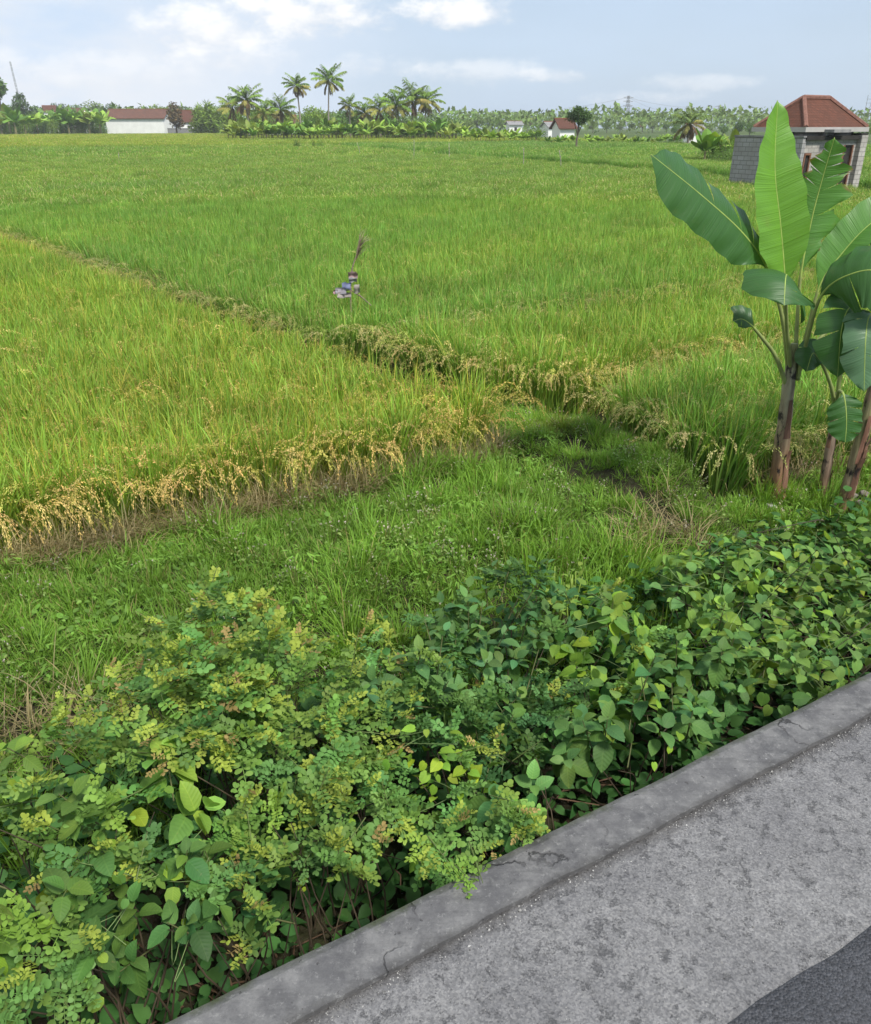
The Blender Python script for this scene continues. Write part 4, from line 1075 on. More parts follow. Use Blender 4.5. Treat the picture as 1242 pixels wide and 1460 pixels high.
# odds and ends at their feet
def lump(name, label, cat, p, r, col, grp=None, flat=.6, mat=None):
    import bmesh
    bm = bmesh.new()
    for d in sphere_dirs(26) * rng.uniform(.8, 1.1, (26, 1)): bm.verts.new(d * np.array([1, .8, flat]) * r)
    bmesh.ops.convex_hull(bm, input=bm.verts); bmesh.ops.delete(bm, geom=[v for v in bm.verts if not v.link_faces], context='VERTS')
    bm.verts.index_update(); m = MB()
    m.add(np.array([v.co[:] for v in bm.verts]), np.array([[v.index for v in f.verts] for f in bm.faces]), col); bm.free()
    o = m.build(name, mat or M_bark); o.location = tuple(p); o.rotation_euler = (0, 0, rng.uniform(0, 6))
    b = o.modifiers.new('bevel', 'BEVEL'); b.width = r * .12; b.segments = 2
    return tag(o, label, cat, grp)
for (u, v, r, lab) in ((1215, 707, .07, 'largest grey brown stone beside the leaning banana stem'), (1232, 704, .055, 'grey brown stone at the right edge behind the vine'), (1226, 716, .045, 'small stone in front of the larger two stones by the banana'), (1190, 718, .035, 'tiny stone between the banana stems')):
    p = atz(u, v, -.47); lump('stone', lab, 'stone', p, r, (.24, .21, .18), 'stones by the banana plants')
p = atz(1063, 718, -.46)
mb = MB()
for i in range(9):
    a = rng.normal(0, .03, 3); d = rng.normal(0, .022, (4, 3)); mb.add(a + np.array([d[0], d[1], d[2], d[3]]) + np.array([0, 0, .02]), [[(0, 1, 2, 3)]], np.array([.27, .30, .31]) * rng.uniform(.7, 1.1))
o = mb.build('plastic_scrap', M_paint); o.location = tuple(p); tag(o, 'crumpled pale bluish plastic scrap at the foot of the tallest banana plant', 'plastic scrap')
p = atz(1098, 724, -.47); mb = MB(); mb.box((-.05, -.03, -.02), (.05, .03, .035), (.38, .37, .36))
o = mb.build('concrete_chunk', M_bark, bevel=.006); o.location = tuple(p); o.rotation_euler = (.1, .15, .5); tag(o, 'small pale concrete chunk against the tallest banana stem', 'concrete chunk')

# ---- bird scarer in the rice
Ys = 12.3
qs = lambda u, v, dy=0.0: aty(u, v, Ys + dy)
so_ = qs(500, 428); gz = float(ground(*sn(so_))); so_[2] = gz
root = thing('bird_scarer', 'stick with a dry frond on top and blue plastic rags standing in rice', 'bird scarer', so_)
mb = MB(); mb.tube(spline([np.array([0, 0, 0]), qs(500, 420) - so_, qs(502, 385) - so_, qs(508, 365) - so_, qs(514, 342) - so_], 14), np.linspace(.016, .008, 14), 6, (.3, .24, .17)); mb.build('pole', M_bark, root, True)
mb = MB(); N = 46; b = np.tile(qs(508, 372) - so_, (N, 1)) + np.array([[.06, 0, .22]]) * rng.random((N, 1))
mb.strips(b, rng.normal(.1, .5, N), rng.uniform(.15, .36, N), rng.uniform(-.1, .75, N), rng.uniform(.2, 1.5, N), .014, 4, jit((.32, .25, .17), N), jit((.42, .34, .25), N)); mb.build('dry_frond', M_bark, root)
def rag(u, v, w, h, col, dy=-.05):
    c = qs(u, v, dy) - so_; n = 6; m = MB()
    xx, zz = np.meshgrid(np.linspace(-.5, .5, n), np.linspace(-.5, .5, n))
    V = np.stack([xx * w, .022 * np.sin(xx * 5 + u) + .018 * np.sin(zz * 5 + v), zz * h * (1 - .25 * np.abs(np.sin(xx * 5 + u)))], 2) + c + rng.normal(0, .004, (n, n, 3))
    i2, j2 = np.meshgrid(np.arange(n - 1), np.arange(n - 1), indexing='ij'); k = i2 * n + j2
    m.add(V.reshape(-1, 3), np.stack([k, k + 1, k + n + 1, k + n], -1).reshape(-1, 4), col)
    o = m.build('plastic_rag', M_paint, root, True); o['label'] = '%s plastic rag' % ('blue' if col[2] > col[0] * 1.5 else 'pinkish' if col[0] > col[1] * 1.2 else 'greyish white'); return o
rag(494, 408, .13, .12, (.14, .16, .27)); rag(486, 415, .16, .1, (.25, .23, .26)); rag(491, 421, .2, .09, (.27, .24, .22)); rag(503, 392, .13, .12, (.30, .2, .2)); rag(503, 399, .12, .08, (.26, .25, .27)); rag(509, 412, .08, .16, (.28, .25, .23)); rag(478, 416, .06, .06, (.36, .22, .24))
mb = MB(); mb.tube([qs(478, 417) - so_, qs(500, 413) - so_, qs(516, 424) - so_], .009, 5, (.26, .2, .15)); mb.tube([qs(512, 420) - so_, qs(530, 436) - so_], .008, 5, (.3, .24, .18)); mb.build('crossbar', M_bark, root)
#SECTION4
# ================================================================== BEYOND THE FIELDS
def far(u, D):
    z = -.62
    return np.array([(u - 621) / F * (D * CT + (EYE - z) * ST), D, z])
def hgt(v, D): return (178 - v) / 1420 * D + 3.2

def palm_crown(nf=22, L=4.6, dead=5, seed=0, g=(.21, .34, .055)):
    m = MB()
    k = nf + dead
    lean = np.concatenate([np.linspace(.1, 1.75, nf), rng.uniform(2.0, 2.7, dead)]) + rng.normal(0, .08, k)
    az = np.arange(k) * 2.4 + rng.normal(0, .2, k)
    Ls = L * rng.uniform(.8, 1.1, k) * np.where(np.arange(k) < 4, .8, 1) * np.where(np.arange(k) >= nf, .7, 1)
    col = jit(g, k, .2); col[int(nf * .75):nf] = jit((.34, .32, .08), nf - int(nf * .75)); col[nf:] = jit((.30, .22, .10), dead)
    P = m.strips(np.tile([0, 0, .0], (k, 1)), az, Ls, lean, rng.uniform(.5, 1.1, k), .16, 8, col * 1.2, col, [1, .9, .8, .7, .6, .5, .4, .3, .2], 0.0)
    nl = 26
    t = np.linspace(.12, 1, nl) * 8; i0 = np.minimum(t.astype(int), 7); f = (t - i0)[None, :, None]
    Q = P[:, i0] * (1 - f) + P[:, i0 + 1] * f; T_ = P[:, i0 + 1] - P[:, i0]; T_ /= np.linalg.norm(T_, axis=2)[:, :, None]
    S = np.stack([-np.sin(az), np.cos(az), 0 * az], 1)[:, None] * np.ones_like(T_)
    ll = L * .2 * np.sin(np.linspace(.35, 2.6, nl)) + .12
    for sg in (-1, 1):
        d = S * sg * .8 + T_ * .55 + np.array([0, 0, -.38]) + rng.normal(0, .12, T_.shape)
        m.inst((LANCE[0] * np.array([1.1, 1, 1]), LANCE[1]), Q.reshape(-1, 3), d.reshape(-1, 3), np.tile([0, 0, 1.0], (k * nl, 1)) + rng.normal(0, .2, (k * nl, 3)),
               np.tile(ll, k) * rng.uniform(.85, 1.15, k * nl), np.repeat(col, nl, 0) * rng.uniform(.85, 1.15, (k * nl, 1)))
    for i in range(7):
        a = rng.uniform(0, 6.28); m.inst(ROUND, np.array([[.22 * math.cos(a), .22 * math.sin(a), -.25]]), np.array([[0, 0, -1.]]), np.array([[math.cos(a), math.sin(a), 0]]), .3, (.16, .17, .04))
    return m
PALM = [palm_crown(20, 4.4, 3).mesh('palm_crown', M_far), palm_crown(24, 4.0, 6).mesh('palm_crown', M_far), palm_crown(18, 4.6, 2, g=(.24, .36, .06)).mesh('palm_crown', M_far)]
PALM_DRY = palm_crown(17, 3.0, 12, g=(.19, .28, .07)).mesh('palm_crown', M_far)

def put(name, me, parent, loc=(0, 0, 0), sc=1.0, rz=0.0):
    o = bpy.data.objects.new(name, me); COL.objects.link(o); o.parent = parent
    o.location = tuple(float(x) for x in loc); o.scale = (sc,) * 3 if np.isscalar(sc) else tuple(sc); o.rotation_euler = (0, 0, rz)
    return o
def palm(u, D, vtop, label, kind=0, group='coconut palms along the far edge of the fields', bend=0.0, dry=False, r=.16, cs=1.0):
    h = hgt(vtop, D); crown_h = h - 2.3 * cs
    root = thing('coconut_palm', label, 'palm', far(u, D), 0, group)
    m = MB(); top = np.array([bend, 0, crown_h])
    pts = spline([np.array([-bend * .3, 0, -.1]), np.array([bend * .15, .1, crown_h * .5]), top], 10)
    m.tube(pts, np.linspace(r * 1.35, r * .8, 10), 7, np.array([.38, .34, .29])); m.build('trunk', M_bark, root, True)
    put('crown', PALM_DRY if dry else PALM[kind % 3], root, top, cs, rng.uniform(0, 6.28))

palm(470, 200, 100, 'tallest coconut palm with a bare pale trunk in the middle of the far tree line', 0, bend=.5)
palm(430, 205, 110, 'slim tall coconut palm just left of the tallest one', 1, bend=-.3, cs=.85)
palm(356, 210, 125, 'bushy coconut palm with yellowing fronds at the left of the palm grove', 1, cs=1.15)
palm(336, 218, 139, 'low coconut palm rising from the pale bamboo left of the grove', 2)
palm(406, 212, 141, 'short coconut palm leaning beside the slim tall palm', 0, bend=-.5)
palm(500, 204, 140, 'narrow short palm right of the tallest coconut palm', 2, cs=.7)
palm(521, 210, 148, 'lowest palm of the grove, below its neighbours', 1, cs=.85)
palm(543, 206, 140, 'coconut palm with upright fronds in the right half of the grove', 2)
palm(566, 196, 134, 'dark coconut palm beside the taller pair at the right of the grove', 0)
palm(588, 200, 124, 'taller coconut palm of the pair at the right of the grove', 0, cs=1.2)
palm(606, 206, 129, 'coconut palm behind the taller one at the right end of the grove', 1, bend=.4)
palm(380, 205, 148, 'small palm between the bushy palm and the slim tall one', 2, cs=.85)
palm(980, 130, 151, 'coconut palm with a skirt of dead straw fronds left of the grey house', 1, dry=True, cs=1.0)
palm(752, 430, 160, 'hazy thin palm far away above the round bush, taller of two', 1, 'far hazy palms', cs=1.2)
palm(736, 440, 166, 'hazy thin palm far away above the round bush, shorter of two', 2, 'far hazy palms', cs=1.2)
palm(916, 430, 165, 'lone hazy palm standing above the far wood right of the pylon', 0, 'far hazy palms', cs=1.2)

def tree_parts(shape, col, N=1300, leaf=.055, seed=0):
    """crown and trunk of a tree one unit tall"""
    if shape == 'round': lb = [(0, 0, .66, .27), (.18, .05, .58, .2), (-.2, .02, .6, .2), (.05, -.12, .8, .17), (-.08, .1, .5, .2), (.1, .1, .82, .14)]
    elif shape == 'tall': lb = [(0, 0, .78, .17), (.1, 0, .62, .17), (-.1, .04, .56, .17), (0, -.05, .42, .16), (.04, 0, .92, .09)]
    elif shape == 'bush': lb = [(0, 0, .5, .42), (.4, .1, .36, .33), (-.38, -.05, .4, .34), (.15, -.2, .72, .26), (-.15, .2, .68, .26), (0, -.3, .3, .3)]
    elif shape == 'feather': lb = [(0, 0, .6, .22), (.16, 0, .78, .14), (-.17, 0, .72, .15), (.22, 0, .42, .17), (-.22, 0, .42, .17), (0, .05, .9, .1), (.05, -.1, .25, .25), (-.12, 0, .22, .2)]
    else: lb = [(0, 0, .86, .14), (.12, .02, .8, .11), (-.13, 0, .82, .11), (.02, 0, .95, .07), (-.05, .05, .72, .09)]
    m = MB(); w = np.array([l[3] ** 2 for l in lb]); w /= w.sum(); P, D, C = [], [], []
    for (x, y, z, r), q in zip(lb, w):
        k = int(N * q); d = sphere_dirs(k); rr = r * rng.uniform(.45, 1.12, k) ** .7
        P.append(np.array([x, y, z]) + d * rr[:, None] * (1 + .2 * np.sin(d[:, :1] * 6 + x * 20) * np.sin(d[:, 1:2] * 7))); D.append(d)
        C.append(jit(np.array(col) * rng.uniform(.75, 1.25), k, .35))
    P, D, C = map(np.concatenate, (P, D, C))
    m.inst(SIMPLE if shape != 'feather' else LANCE, P, D * .4 + rng.normal(0, .6, P.shape) + np.array([0, 0, .35 if shape == 'feather' else -.2]), D + rng.normal(0, .5, P.shape) + np.array([0, 0, .4]),
           leaf * rng.uniform(.6, 1.4, len(P)) * (2.2 if shape == 'feather' else 1), C)
    t = MB(); bc = (.2, .165, .13)
    t.tube(spline([(0, 0, -.02), (.015, 0, .25), (0, 0, .5), (0, 0, .75)], 8), np.linspace(.026, .01, 8), 6, bc)
    for x, y, z, r in lb: t.tube(spline([(0, 0, min(.45, z * .5)), (x * .5, y * .5, z * .75), (x, y, z)], 5), np.linspace(.013, .004, 5), 5, bc, False)
    return m.mesh('crown', M_far), t.mesh('trunk', M_bark)
TC = {'dark': (.075, .145, .035), 'mid': (.14, .26, .05), 'light': (.24, .37, .055), 'brown': (.15, .115, .055), 'pale': (.21, .31, .08)}
TREES = {}
def tree(u, D, vtop, label, shape='round', col='mid', wx=1.0, name='tree', group='trees beyond the fields', N=1300):
    key = (shape, col, N)
    if key not in TREES: TREES[key] = tree_parts(shape, TC[col], N, .055 if N < 2000 else .035)
    h = hgt(vtop, D); root = thing(name, label, 'bush' if name == 'bush' else 'tree', far(u, D), 0, group)
    rz = rng.uniform(0, 6.28)
    put('crown', TREES[key][0], root, (0, 0, 0), (h * wx, h * wx, h), rz); put('trunk', TREES[key][1], root, (0, 0, 0), (h * wx, h * wx, h), rz)
tree(9, 285, 111, 'slender tree with a bare pale trunk and small round crown at the left edge', 'umbrella', 'mid')
tree(37, 335, 133, 'dark pointed tree right of the slender bare tree', 'tall', 'dark')
tree(2, 330, 146, 'dark rounded tree behind the slender bare tree', 'round', 'dark')
tree(253, 275, 147, 'brownish dark tree just right of the white shed', 'tall', 'brown', 1.3)
tree(287, 285, 150, 'pale yellow green feathery clump at the left of the palm grove', 'feather', 'light', 1.1)
tree(303, 280, 146, 'tallest pale yellow green feathery clump left of the palm grove', 'feather', 'light', 1.1)
tree(322, 276, 149, 'pale feathery clump touching the low coconut palm', 'feather', 'light', 1.1)
tree(372, 235, 150, 'mid green tree behind the bushy coconut palm', 'round', 'mid', 1.2)
tree(448, 230, 150, 'green tree between the two tall palms', 'round', 'light', 1.1)
tree(495, 240, 155, 'dark green tree right of the tallest palm', 'round', 'dark', 1.2)
tree(574, 185, 158, 'dark bushy tree under the tall palm pair', 'bush', 'dark', .8)
tree(600, 190, 163, 'dense dark tree right below the tall palm pair', 'bush', 'mid', .9)
tree(622, 195, 160, 'broad dark green tree at the right of the palm grove', 'bush', 'dark', .9)
tree(645, 195, 163, 'rounded dark tree closing the palm grove on the right', 'bush', 'mid', .9)
tree(822, 110, 153, 'lone dark tree with a thin trunk standing before the orange roof', 'umbrella', 'dark', 1.25, N=2200)
tree(764, 152, 177, 'round green bush by the white house in the distance', 'bush', 'mid', 1.1, 'bush', N=2200)
tree(424, 112, 198, 'small dark bush alone in the rice, left of two', 'bush', 'dark', .6, 'bush')
tree(457, 112, 199, 'small dark bush alone in the rice, right of two', 'bush', 'mid', .6, 'bush')
tree(448, 112, 199, 'tiny dark bush touching the right one of the two in the rice', 'bush', 'dark', .35, 'bush')
for u, D, v, c in ((50, 345, 158, 'mid'), (66, 340, 163, 'mid'), (92, 345, 161, 'light'), (118, 345, 164, 'mid'), (146, 345, 160, 'dark'), (240, 330, 160, 'mid'), (60, 390, 150, 'dark'), (90, 400, 146, 'dark'), (118, 385, 148, 'mid'), (140, 400, 144, 'pale'), (163, 395, 147, 'dark'), (188, 400, 152, 'mid'), (208, 390, 152, 'dark'), (232, 385, 150, 'pale'), (22, 380, 148, 'mid'), (262, 350, 150, 'dark')):
    tree(u, D, v, 'one of the hazy dark trees standing behind the white shed and roofs', 'round', c, 1.2, group='trees behind the white shed')
for u, D, v, sh, c in ((338, 226, 156, 'feather', 'light'), (352, 224, 160, 'bush', 'mid'), (368, 222, 158, 'feather', 'light'), (392, 222, 156, 'bush', 'mid'), (412, 226, 160, 'feather', 'light'), (436, 218, 160, 'bush', 'mid'), (460, 222, 156, 'feather', 'light'), (482, 220, 157, 'bush', 'mid'), (508, 222, 156, 'feather', 'mid'), (530, 220, 158, 'bush', 'dark'), (552, 218, 156, 'feather', 'mid')):
    tree(u, D, v, 'one of the leafy bushes filling the palm grove between its trunks', sh, c, .9, 'bush', 'bushes filling the palm grove')
for u, D, v, c in ((668, 300, 170, 'pale'), (680, 380, 163, 'pale'), (698, 390, 166, 'mid'), (712, 370, 168, 'pale'), (728, 400, 168, 'mid'), (780, 380, 168, 'pale'), (802, 390, 170, 'mid'), (845, 380, 172, 'pale'), (865, 390, 172, 'mid'), (884, 400, 174, 'pale'), (930, 390, 170, 'pale'), (950, 380, 172, 'mid'), (962, 260, 176, 'mid'), (1008, 260, 174, 'pale'), (1030, 250, 176, 'mid'), (1052, 240, 172, 'dark'), (1068, 240, 174, 'mid'), (1232, 200, 176, 'mid'), (1248, 190, 172, 'light')):
    tree(u, D, v, 'one of the pale hazy trees in the loose line right of the palm grove', 'round', c, 1.3, group='pale trees right of the grove')

# the far wood that reads as one band
N = 26000
mb = MB(); x = rng.uniform(-430, 430, N); y = rng.uniform(330, 560, N)
top = 8.0 + 2.2 * vnoise(x * .03, y * .01, 51) + 1.5 * vnoise(x * .11, y * .02, 52)
P = np.stack([x, y, -.6 + np.maximum(top, 2) * np.sqrt(rng.random(N))], 1)
mb.inst(SIMPLE, P, rng.normal(size=(N, 3)), np.array([0, -.5, .8]) + rng.normal(0, .5, (N, 3)), rng.uniform(1.2, 2.8, N), jit((.17, .265, .065), N, .45))
tag(mb.build('far_woodland', M_far), 'distant band of hazy woodland along the horizon', None, None, 'stuff')

# ---- small banana plants in rows
def small_banana(n=9, g=(.26, .43, .06)):
    m, t = MB(), MB()
    for i in range(n):
        a = i * 2.4 + rng.normal(0, .3); ln_ = rng.uniform(.55, .75); e = np.linspace(0, 1, 9)
        lean = rng.uniform(.15, 1.0); ph = lean + rng.uniform(.4, 1.5) * e ** 1.6
        pts = np.array([0, 0, .42]) + np.cumsum(np.stack([np.sin(ph) * math.cos(a), np.sin(ph) * math.sin(a), np.cos(ph)], 1) * ln_ / 9, axis=0)
        S = np.array([-math.sin(a), math.cos(a), 0]); w = .14 * np.array([.06, .15, .6, .95, 1, .95, .85, .6, .05])
        up = np.cross(np.gradient(pts, axis=0), S); up /= np.linalg.norm(up, axis=1)[:, None]; up *= np.sign(up[:, 2:3] + 1e-6)
        V = np.stack([pts - S * w[:, None] - up * (w * .3)[:, None], pts, pts + S * w[:, None] - up * (w * .3)[:, None]], 1)
        k = np.arange(8)[:, None] * 3
        c = jit(g, 27, .08) * rng.uniform(.7, 1.35)
        m.add(V.reshape(-1, 3), np.concatenate([k + np.array([[0, 1, 4, 3]]), k + np.array([[1, 2, 5, 4]])]), c)
    t.tube([(0, 0, -.05), (.01, 0, .25), (0, 0, .48)], [.045, .035, .02], 7, (.26, .24, .12))
    return m.mesh('leaves', M_far), t.mesh('pseudostem', M_bark)
SB = [small_banana(12), small_banana(11, (.27, .43, .06)), small_banana(10, (.15, .30, .045)), small_banana(9, (.30, .40, .08))]
def banana_row(us, D, v0, v1, label, group):
    for u in us:
        d = D * rng.uniform(.95, 1.05); h = hgt(rng.uniform(v0, v1), d); me = SB[rng.integers(0, 4)]
        root = thing('banana_plant', label, 'banana plant', far(u + rng.normal(0, 1.2), d), 0, group); rz = rng.uniform(0, 6.28)
        put('leaves', me[0], root, (0, 0, 0), h, rz); put('pseudostem', me[1], root, (0, 0, 0), h, rz)
banana_row(np.arange(-6, 152, 5.2), 282, 154, 168, 'bright green banana plant in the dense row left of the white shed', 'banana plants left of the white shed')
banana_row((17, 25), 262, 150, 156, 'tall bright banana plant in front of the slender bare tree', 'tall bright banana plants')
banana_row(np.arange(328, 664, 5.2), 182, 168, 179, 'banana plant in the long row at the foot of the palm grove', 'banana plants under the palm grove')
banana_row(np.arange(336, 660, 9), 176, 176, 184, 'lower banana plant in front of the long row under the palms', 'low banana plants before the grove')
banana_row(np.arange(664, 764, 5.5), 152, 181, 188, 'short banana plant in the row between the grove and the round bush', 'short banana plants by the round bush')
banana_row(np.arange(782, 965, 7), 140, 188, 198, 'very small banana plant in the sunlit row left of the dead fronded palm', 'very small banana plants at the right')
banana_row((1004, 1016, 1030, 1043), 72, 183, 196, 'dark banana plant crowding the corner of the grey block wall', 'banana plants by the grey block wall')
for u, D, v, w_ in ((1012, 70, 196, .8), (1030, 69, 192, .9), (1040, 66, 205, .8), (1022, 66, 212, .8)):
    tree(u, D, v, 'leafy green bush among the banana plants beside the grey block wall', 'bush', 'mid', w_, 'bush', 'bushes by the grey block wall', N=2200)

for u in np.arange(-2, 150, 6.5):
    tree(u + rng.normal(0, 1), 276, rng.uniform(167, 174), 'low leafy bush at the foot of the banana row left of the white shed', 'bush', ('mid', 'light', 'mid')[int(u) % 3], .8, 'bush', 'bushes under the left banana row')
# ---- houses
def roof_gable(m, x0, x1, y0, y1, z0, z1, th=.18, col=(1, 1, 1)):
    ym = (y0 + y1) / 2
    for ya in (y0, y1):
        V = [(x0, ya, z0), (x1, ya, z0), (x1, ym, z1), (x0, ym, z1)]; V += [(a, b, c - th) for a, b, c in V]
        m.add(V, [[(0, 1, 2, 3), (7, 6, 5, 4), (0, 4, 5, 1), (1, 5, 6, 2), (2, 6, 7, 3), (3, 7, 4, 0)]], col)
def gable_house(u, D, w, d, heave, hridge, label, roofm, wallm, rz=0.0, name='house', windows=0):
    root = thing(name, label, 'house' if name == 'house' else 'shed', far(u, D), rz)
    m = MB(); m.box((-w / 2, 0, -.3), (w / 2, d, heave), (.7, .7, .68))
    for x in (-w / 2 + .002, w / 2 - .002):
        m.add([(x, 0, heave), (x, d, heave), (x, d / 2, hridge - .25)], [[(0, 1, 2)]], (.7, .7, .68))
    m.build('wall', wallm, root)
    m = MB(); o_ = .5; roof_gable(m, -w / 2 - o_, w / 2 + o_, -o_, d + o_, heave - .12, hridge); r = m.build('roof', roofm, root)
    m = MB(); m.box((-w / 2 - o_, d / 2 - .15, hridge - .05), (w / 2 + o_, d / 2 + .15, hridge + .12), (.3, .12, .07)); m.build('ridge_cap', M_bark, r)
    for i in range(windows):
        x = -w / 2 + w * (i + .6) / (windows + .2); m = MB(); m.box((x - .5, -.04, heave * .35), (x + .5, .02, heave * .72), (.05, .05, .05)); m.build('window', M_dark, root)
    return root
gable_house(195, 300, 19.5, 10, 5.3, 8.0, 'long low white shed with a rusty brown roof at the left of the field', M_tile_far, M_white, math.radians(-2), 'shed')
gable_house(76, 372, 4.5, 5, 8.3, 10.4, 'orange roofed house peeping over the bananas, leftmost of the far roofs', M_tile, M_white, .3, windows=2)
gable_house(108, 372, 6, 5, 7.6, 9.4, 'white house with a dull red roof right of the orange roof', M_tile_far, M_white, -.2, windows=2)
gable_house(131, 368, 5, 5, 7.4, 8.4, 'low white house with a flat looking roof beside the dull red roof', M_white, M_white, .1, windows=2)
gable_house(271, 300, 5.5, 5, 4.2, 7.6, 'white walled house with an orange roof right of the brown tree', M_tile, M_white, .5, windows=1)
gable_house(404, 240, 7, 6, 3.6, 5.6, 'white house mostly hidden behind the bananas under the slim tall palm', M_tile_far, M_white, .2)
gable_house(791, 235, 4, 4, 2.9, 4.0, 'small white house left of the lone dark tree', M_conc2, M_white, .35, windows=1)
gable_house(808, 185, 3.4, 3.5, 2.7, 4.4, 'house with a bright orange roof behind the lone dark tree', M_tile, M_white, .35)
gable_house(735, 330, 5, 5, 3.4, 4.5, 'low pale house in the haze left of the round bush', M_conc2, M_white, .2, windows=1)
gable_house(992, 165, 2.6, 3, 2.4, 3.4, 'small white house behind the dead fronded palm', M_conc2, M_white, .2)
for u0, u1, D, lab in ((128, 150, 298, 'grey boundary wall touching the left end of the white shed'), (240, 316, 296, 'long grey boundary wall running right from the white shed')):
    a, b = far(u0, D), far(u1, D); L = np.linalg.norm(b - a)
    root = thing('boundary_wall', lab, 'wall', a, 0)
    m = MB(); m.box((0, 0, -.3), (L, .25, 2.1)); w_ = m.build('wall', M_conc2, root)
    m = MB(); m.box((-.05, -.06, 2.102), (L + .05, .31, 2.25)); m.build('coping', M_conc2, root)
p = far(4, 284); root = lump('rock', 'pale grey boulder at the left edge under the banana row', 'rock', p + np.array([0, 0, 2.2]), 1.6, (.45, .44, .42))
p = far(34, 280); root = lump('rock', 'pale grey boulder among the bananas below the dark pointed tree', 'rock', p + np.array([0, 0, 2.3]), 1.5, (.4, .39, .37))

# the grey house at the right
P0 = atz(1136, 262, .25); P0[2] = -.62
def u_of(p):
    r = p - np.array([0, 0, EYE]); d = r[1] * CT - r[2] * ST; return 621 + F * r[0] / d
Lx = min(np.arange(3, 9, .02), key=lambda l: abs(u_of(P0 + np.array([SD[0] * l, SD[1] * l, 1.3])) - 1222))
Ly = min(np.arange(2, 12, .02), key=lambda l: abs(u_of(P0 + np.array([ND[0] * l, ND[1] * l, 1.3])) - 1046))
hs = thing('house', 'grey block house with a brown red hipped roof behind the tallest banana plant', 'house', P0, RA)
zE, zR = 3.1, 4.3
m = MB()
x_w0, x_w1, x_d0, x_d1, x_p = .15, .6, Lx * .68, Lx * .68 + .7, Lx - .45
zl = 2.62
for x0, x1, z0, z1 in ((0.0, x_w0, -.3, zl), (x_w0, x_w1, -.3, 1.05), (x_w0, x_w1, 2.1, zl), (x_w1, x_d0, -.3, zl), (x_d0, x_d1, 2.4, zl), (x_d1, x_p, -.3, zl)):
    m.box((x0 + .001, 0, z0), (x1 - .001, .18, z1))
m.build('front_wall', M_block_pale, hs)
m = MB(); m.box((x_p, -.22, -.3), (Lx, .3, 2.8)); m.build('pillar', M_block_pale, hs)
m = MB(); m.box((.0, .181, -.3), (.16, Ly * .62, 2.78)); m.box((Lx - .16, .301, -.3), (Lx, Ly * .62, 2.78)); m.build('side_wall', M_block, hs)
m = MB(); m.box((-.05, -.16, zl + .003), (x_p - .004, .32, zl + .17)); m.box((x_p + .04, -.12, 2.803), (Lx + .1, .36, 2.88)); m.build('lintel', M_dark, hs)
m = MB(); m.box((Lx * .28, -.55, zl + .3), (Lx * .56, .35, zl + .42), (.1, .1, .1)); m.box((Lx * .3, -.1, zl + .171), (Lx * .33, .1, zl + .3)); m.box((Lx * .5, -.1, zl + .171), (Lx * .53, .1, zl + .3)); m.build('canopy', M_conc2, hs)
m = MB(); m.box((.3, .36, -.3), (Lx - .3, Ly * .6, zE)); m.build('wall', M_block_pale, hs)
m = MB(); m.box((.17, .8, zl + .18), (.299, Ly * .5, zE - .05)); m.build('opening_shade_panel', M_dark, hs)  # near black panel over the wall, the shade of a side opening painted on
m = MB(); m.box((x_w0 + .02, .05, 1.07), (x_w1 - .02, .12, 2.08)); wn = m.build('window', M_dark, hs)
m = MB()
for b_ in (((x_w0, -.03, 1.05), (x_w0 + .08, .16, 2.1)), ((x_w1 - .08, -.03, 1.05), (x_w1, .16, 2.1)), ((x_w0 + .081, -.03, 2.02), (x_w1 - .081, .16, 2.1)), ((x_w0 + .081, -.03, 1.05), (x_w1 - .081, .16, 1.13))): m.box(*b_)
m.build('frame', M_wood, wn)
m = MB(); m.box((x_d0 + .05, .08, -.3), (x_d1 - .05, .15, 2.39)); dr = m.build('door', M_dark, hs)
m = MB(); m.box((x_d0, -.02, -.3), (x_d0 + .08, .2, 2.397)); m.box((x_d1 - .08, -.02, -.3), (x_d1, .2, 2.397)); m.build('frame', M_wood, dr)
# hipped roof
xa, xb, ya, yb = -.05, Lx + .12, .0, Ly * .6 + .6
ym = (ya + yb) / 2; hip = (yb - ya) / 2 * .95
A_, B_, C2_, D_ = (xa, ya, zE), (xb, ya, zE), (xb, yb, zE), (xa, yb, zE); R1, R2 = (xa + hip, ym, zR), (xb - hip * .9, ym, zR)
m = MB(); V = [A_, B_, C2_, D_, R1, R2]
m.add(V, [[(0, 1, 5, 4), (2, 3, 4, 5)], [(1, 2, 5), (3, 0, 4)], [(3, 2, 1, 0)]]); rf = m.build('roof', M_tile, hs)
m = MB()
for a, b in ((R1, R2), (A_, R1), (B_, R2), (C2_, R2), (D_, R1)):
    a, b = np.array(a), np.array(b); m.tube([a + (0, 0, .03), b + (0, 0, .03)], .1, 6, (.25, .13, .1))
m.build('ridge_cap', M_bark, rf)
m = MB(); t_ = .06; zf = zE + .03
m.box((xa - t_, ya - t_, zE - .16), (xb + t_, ya - .002, zf), (.40, .385, .365)); m.box((xa - t_, yb + .002, zE - .16), (xb + t_, yb + t_, zf), (.40, .385, .365))
m.box((xa - t_, ya, zE - .16), (xa - .002, yb, zf), (.40, .385, .365)); m.box((xb + .002, ya, zE - .16), (xb + t_, yb, zf), (.40, .385, .365)); m.build('fascia', M_paint, rf)
bw = thing('boundary_wall', 'tall grey block wall running back along the left side of the grey house', 'wall', P0 + np.array([0, 0, 0]), RA)
m = MB(); m.box((-.22, -.1, -.3), (-.004, Ly, 2.72)); m.build('wall', M_block, bw)
m = MB(); m.box((-.26, -.14, 2.723), (.03, Ly + .03, 2.79)); m.build('coping', M_conc2, bw)
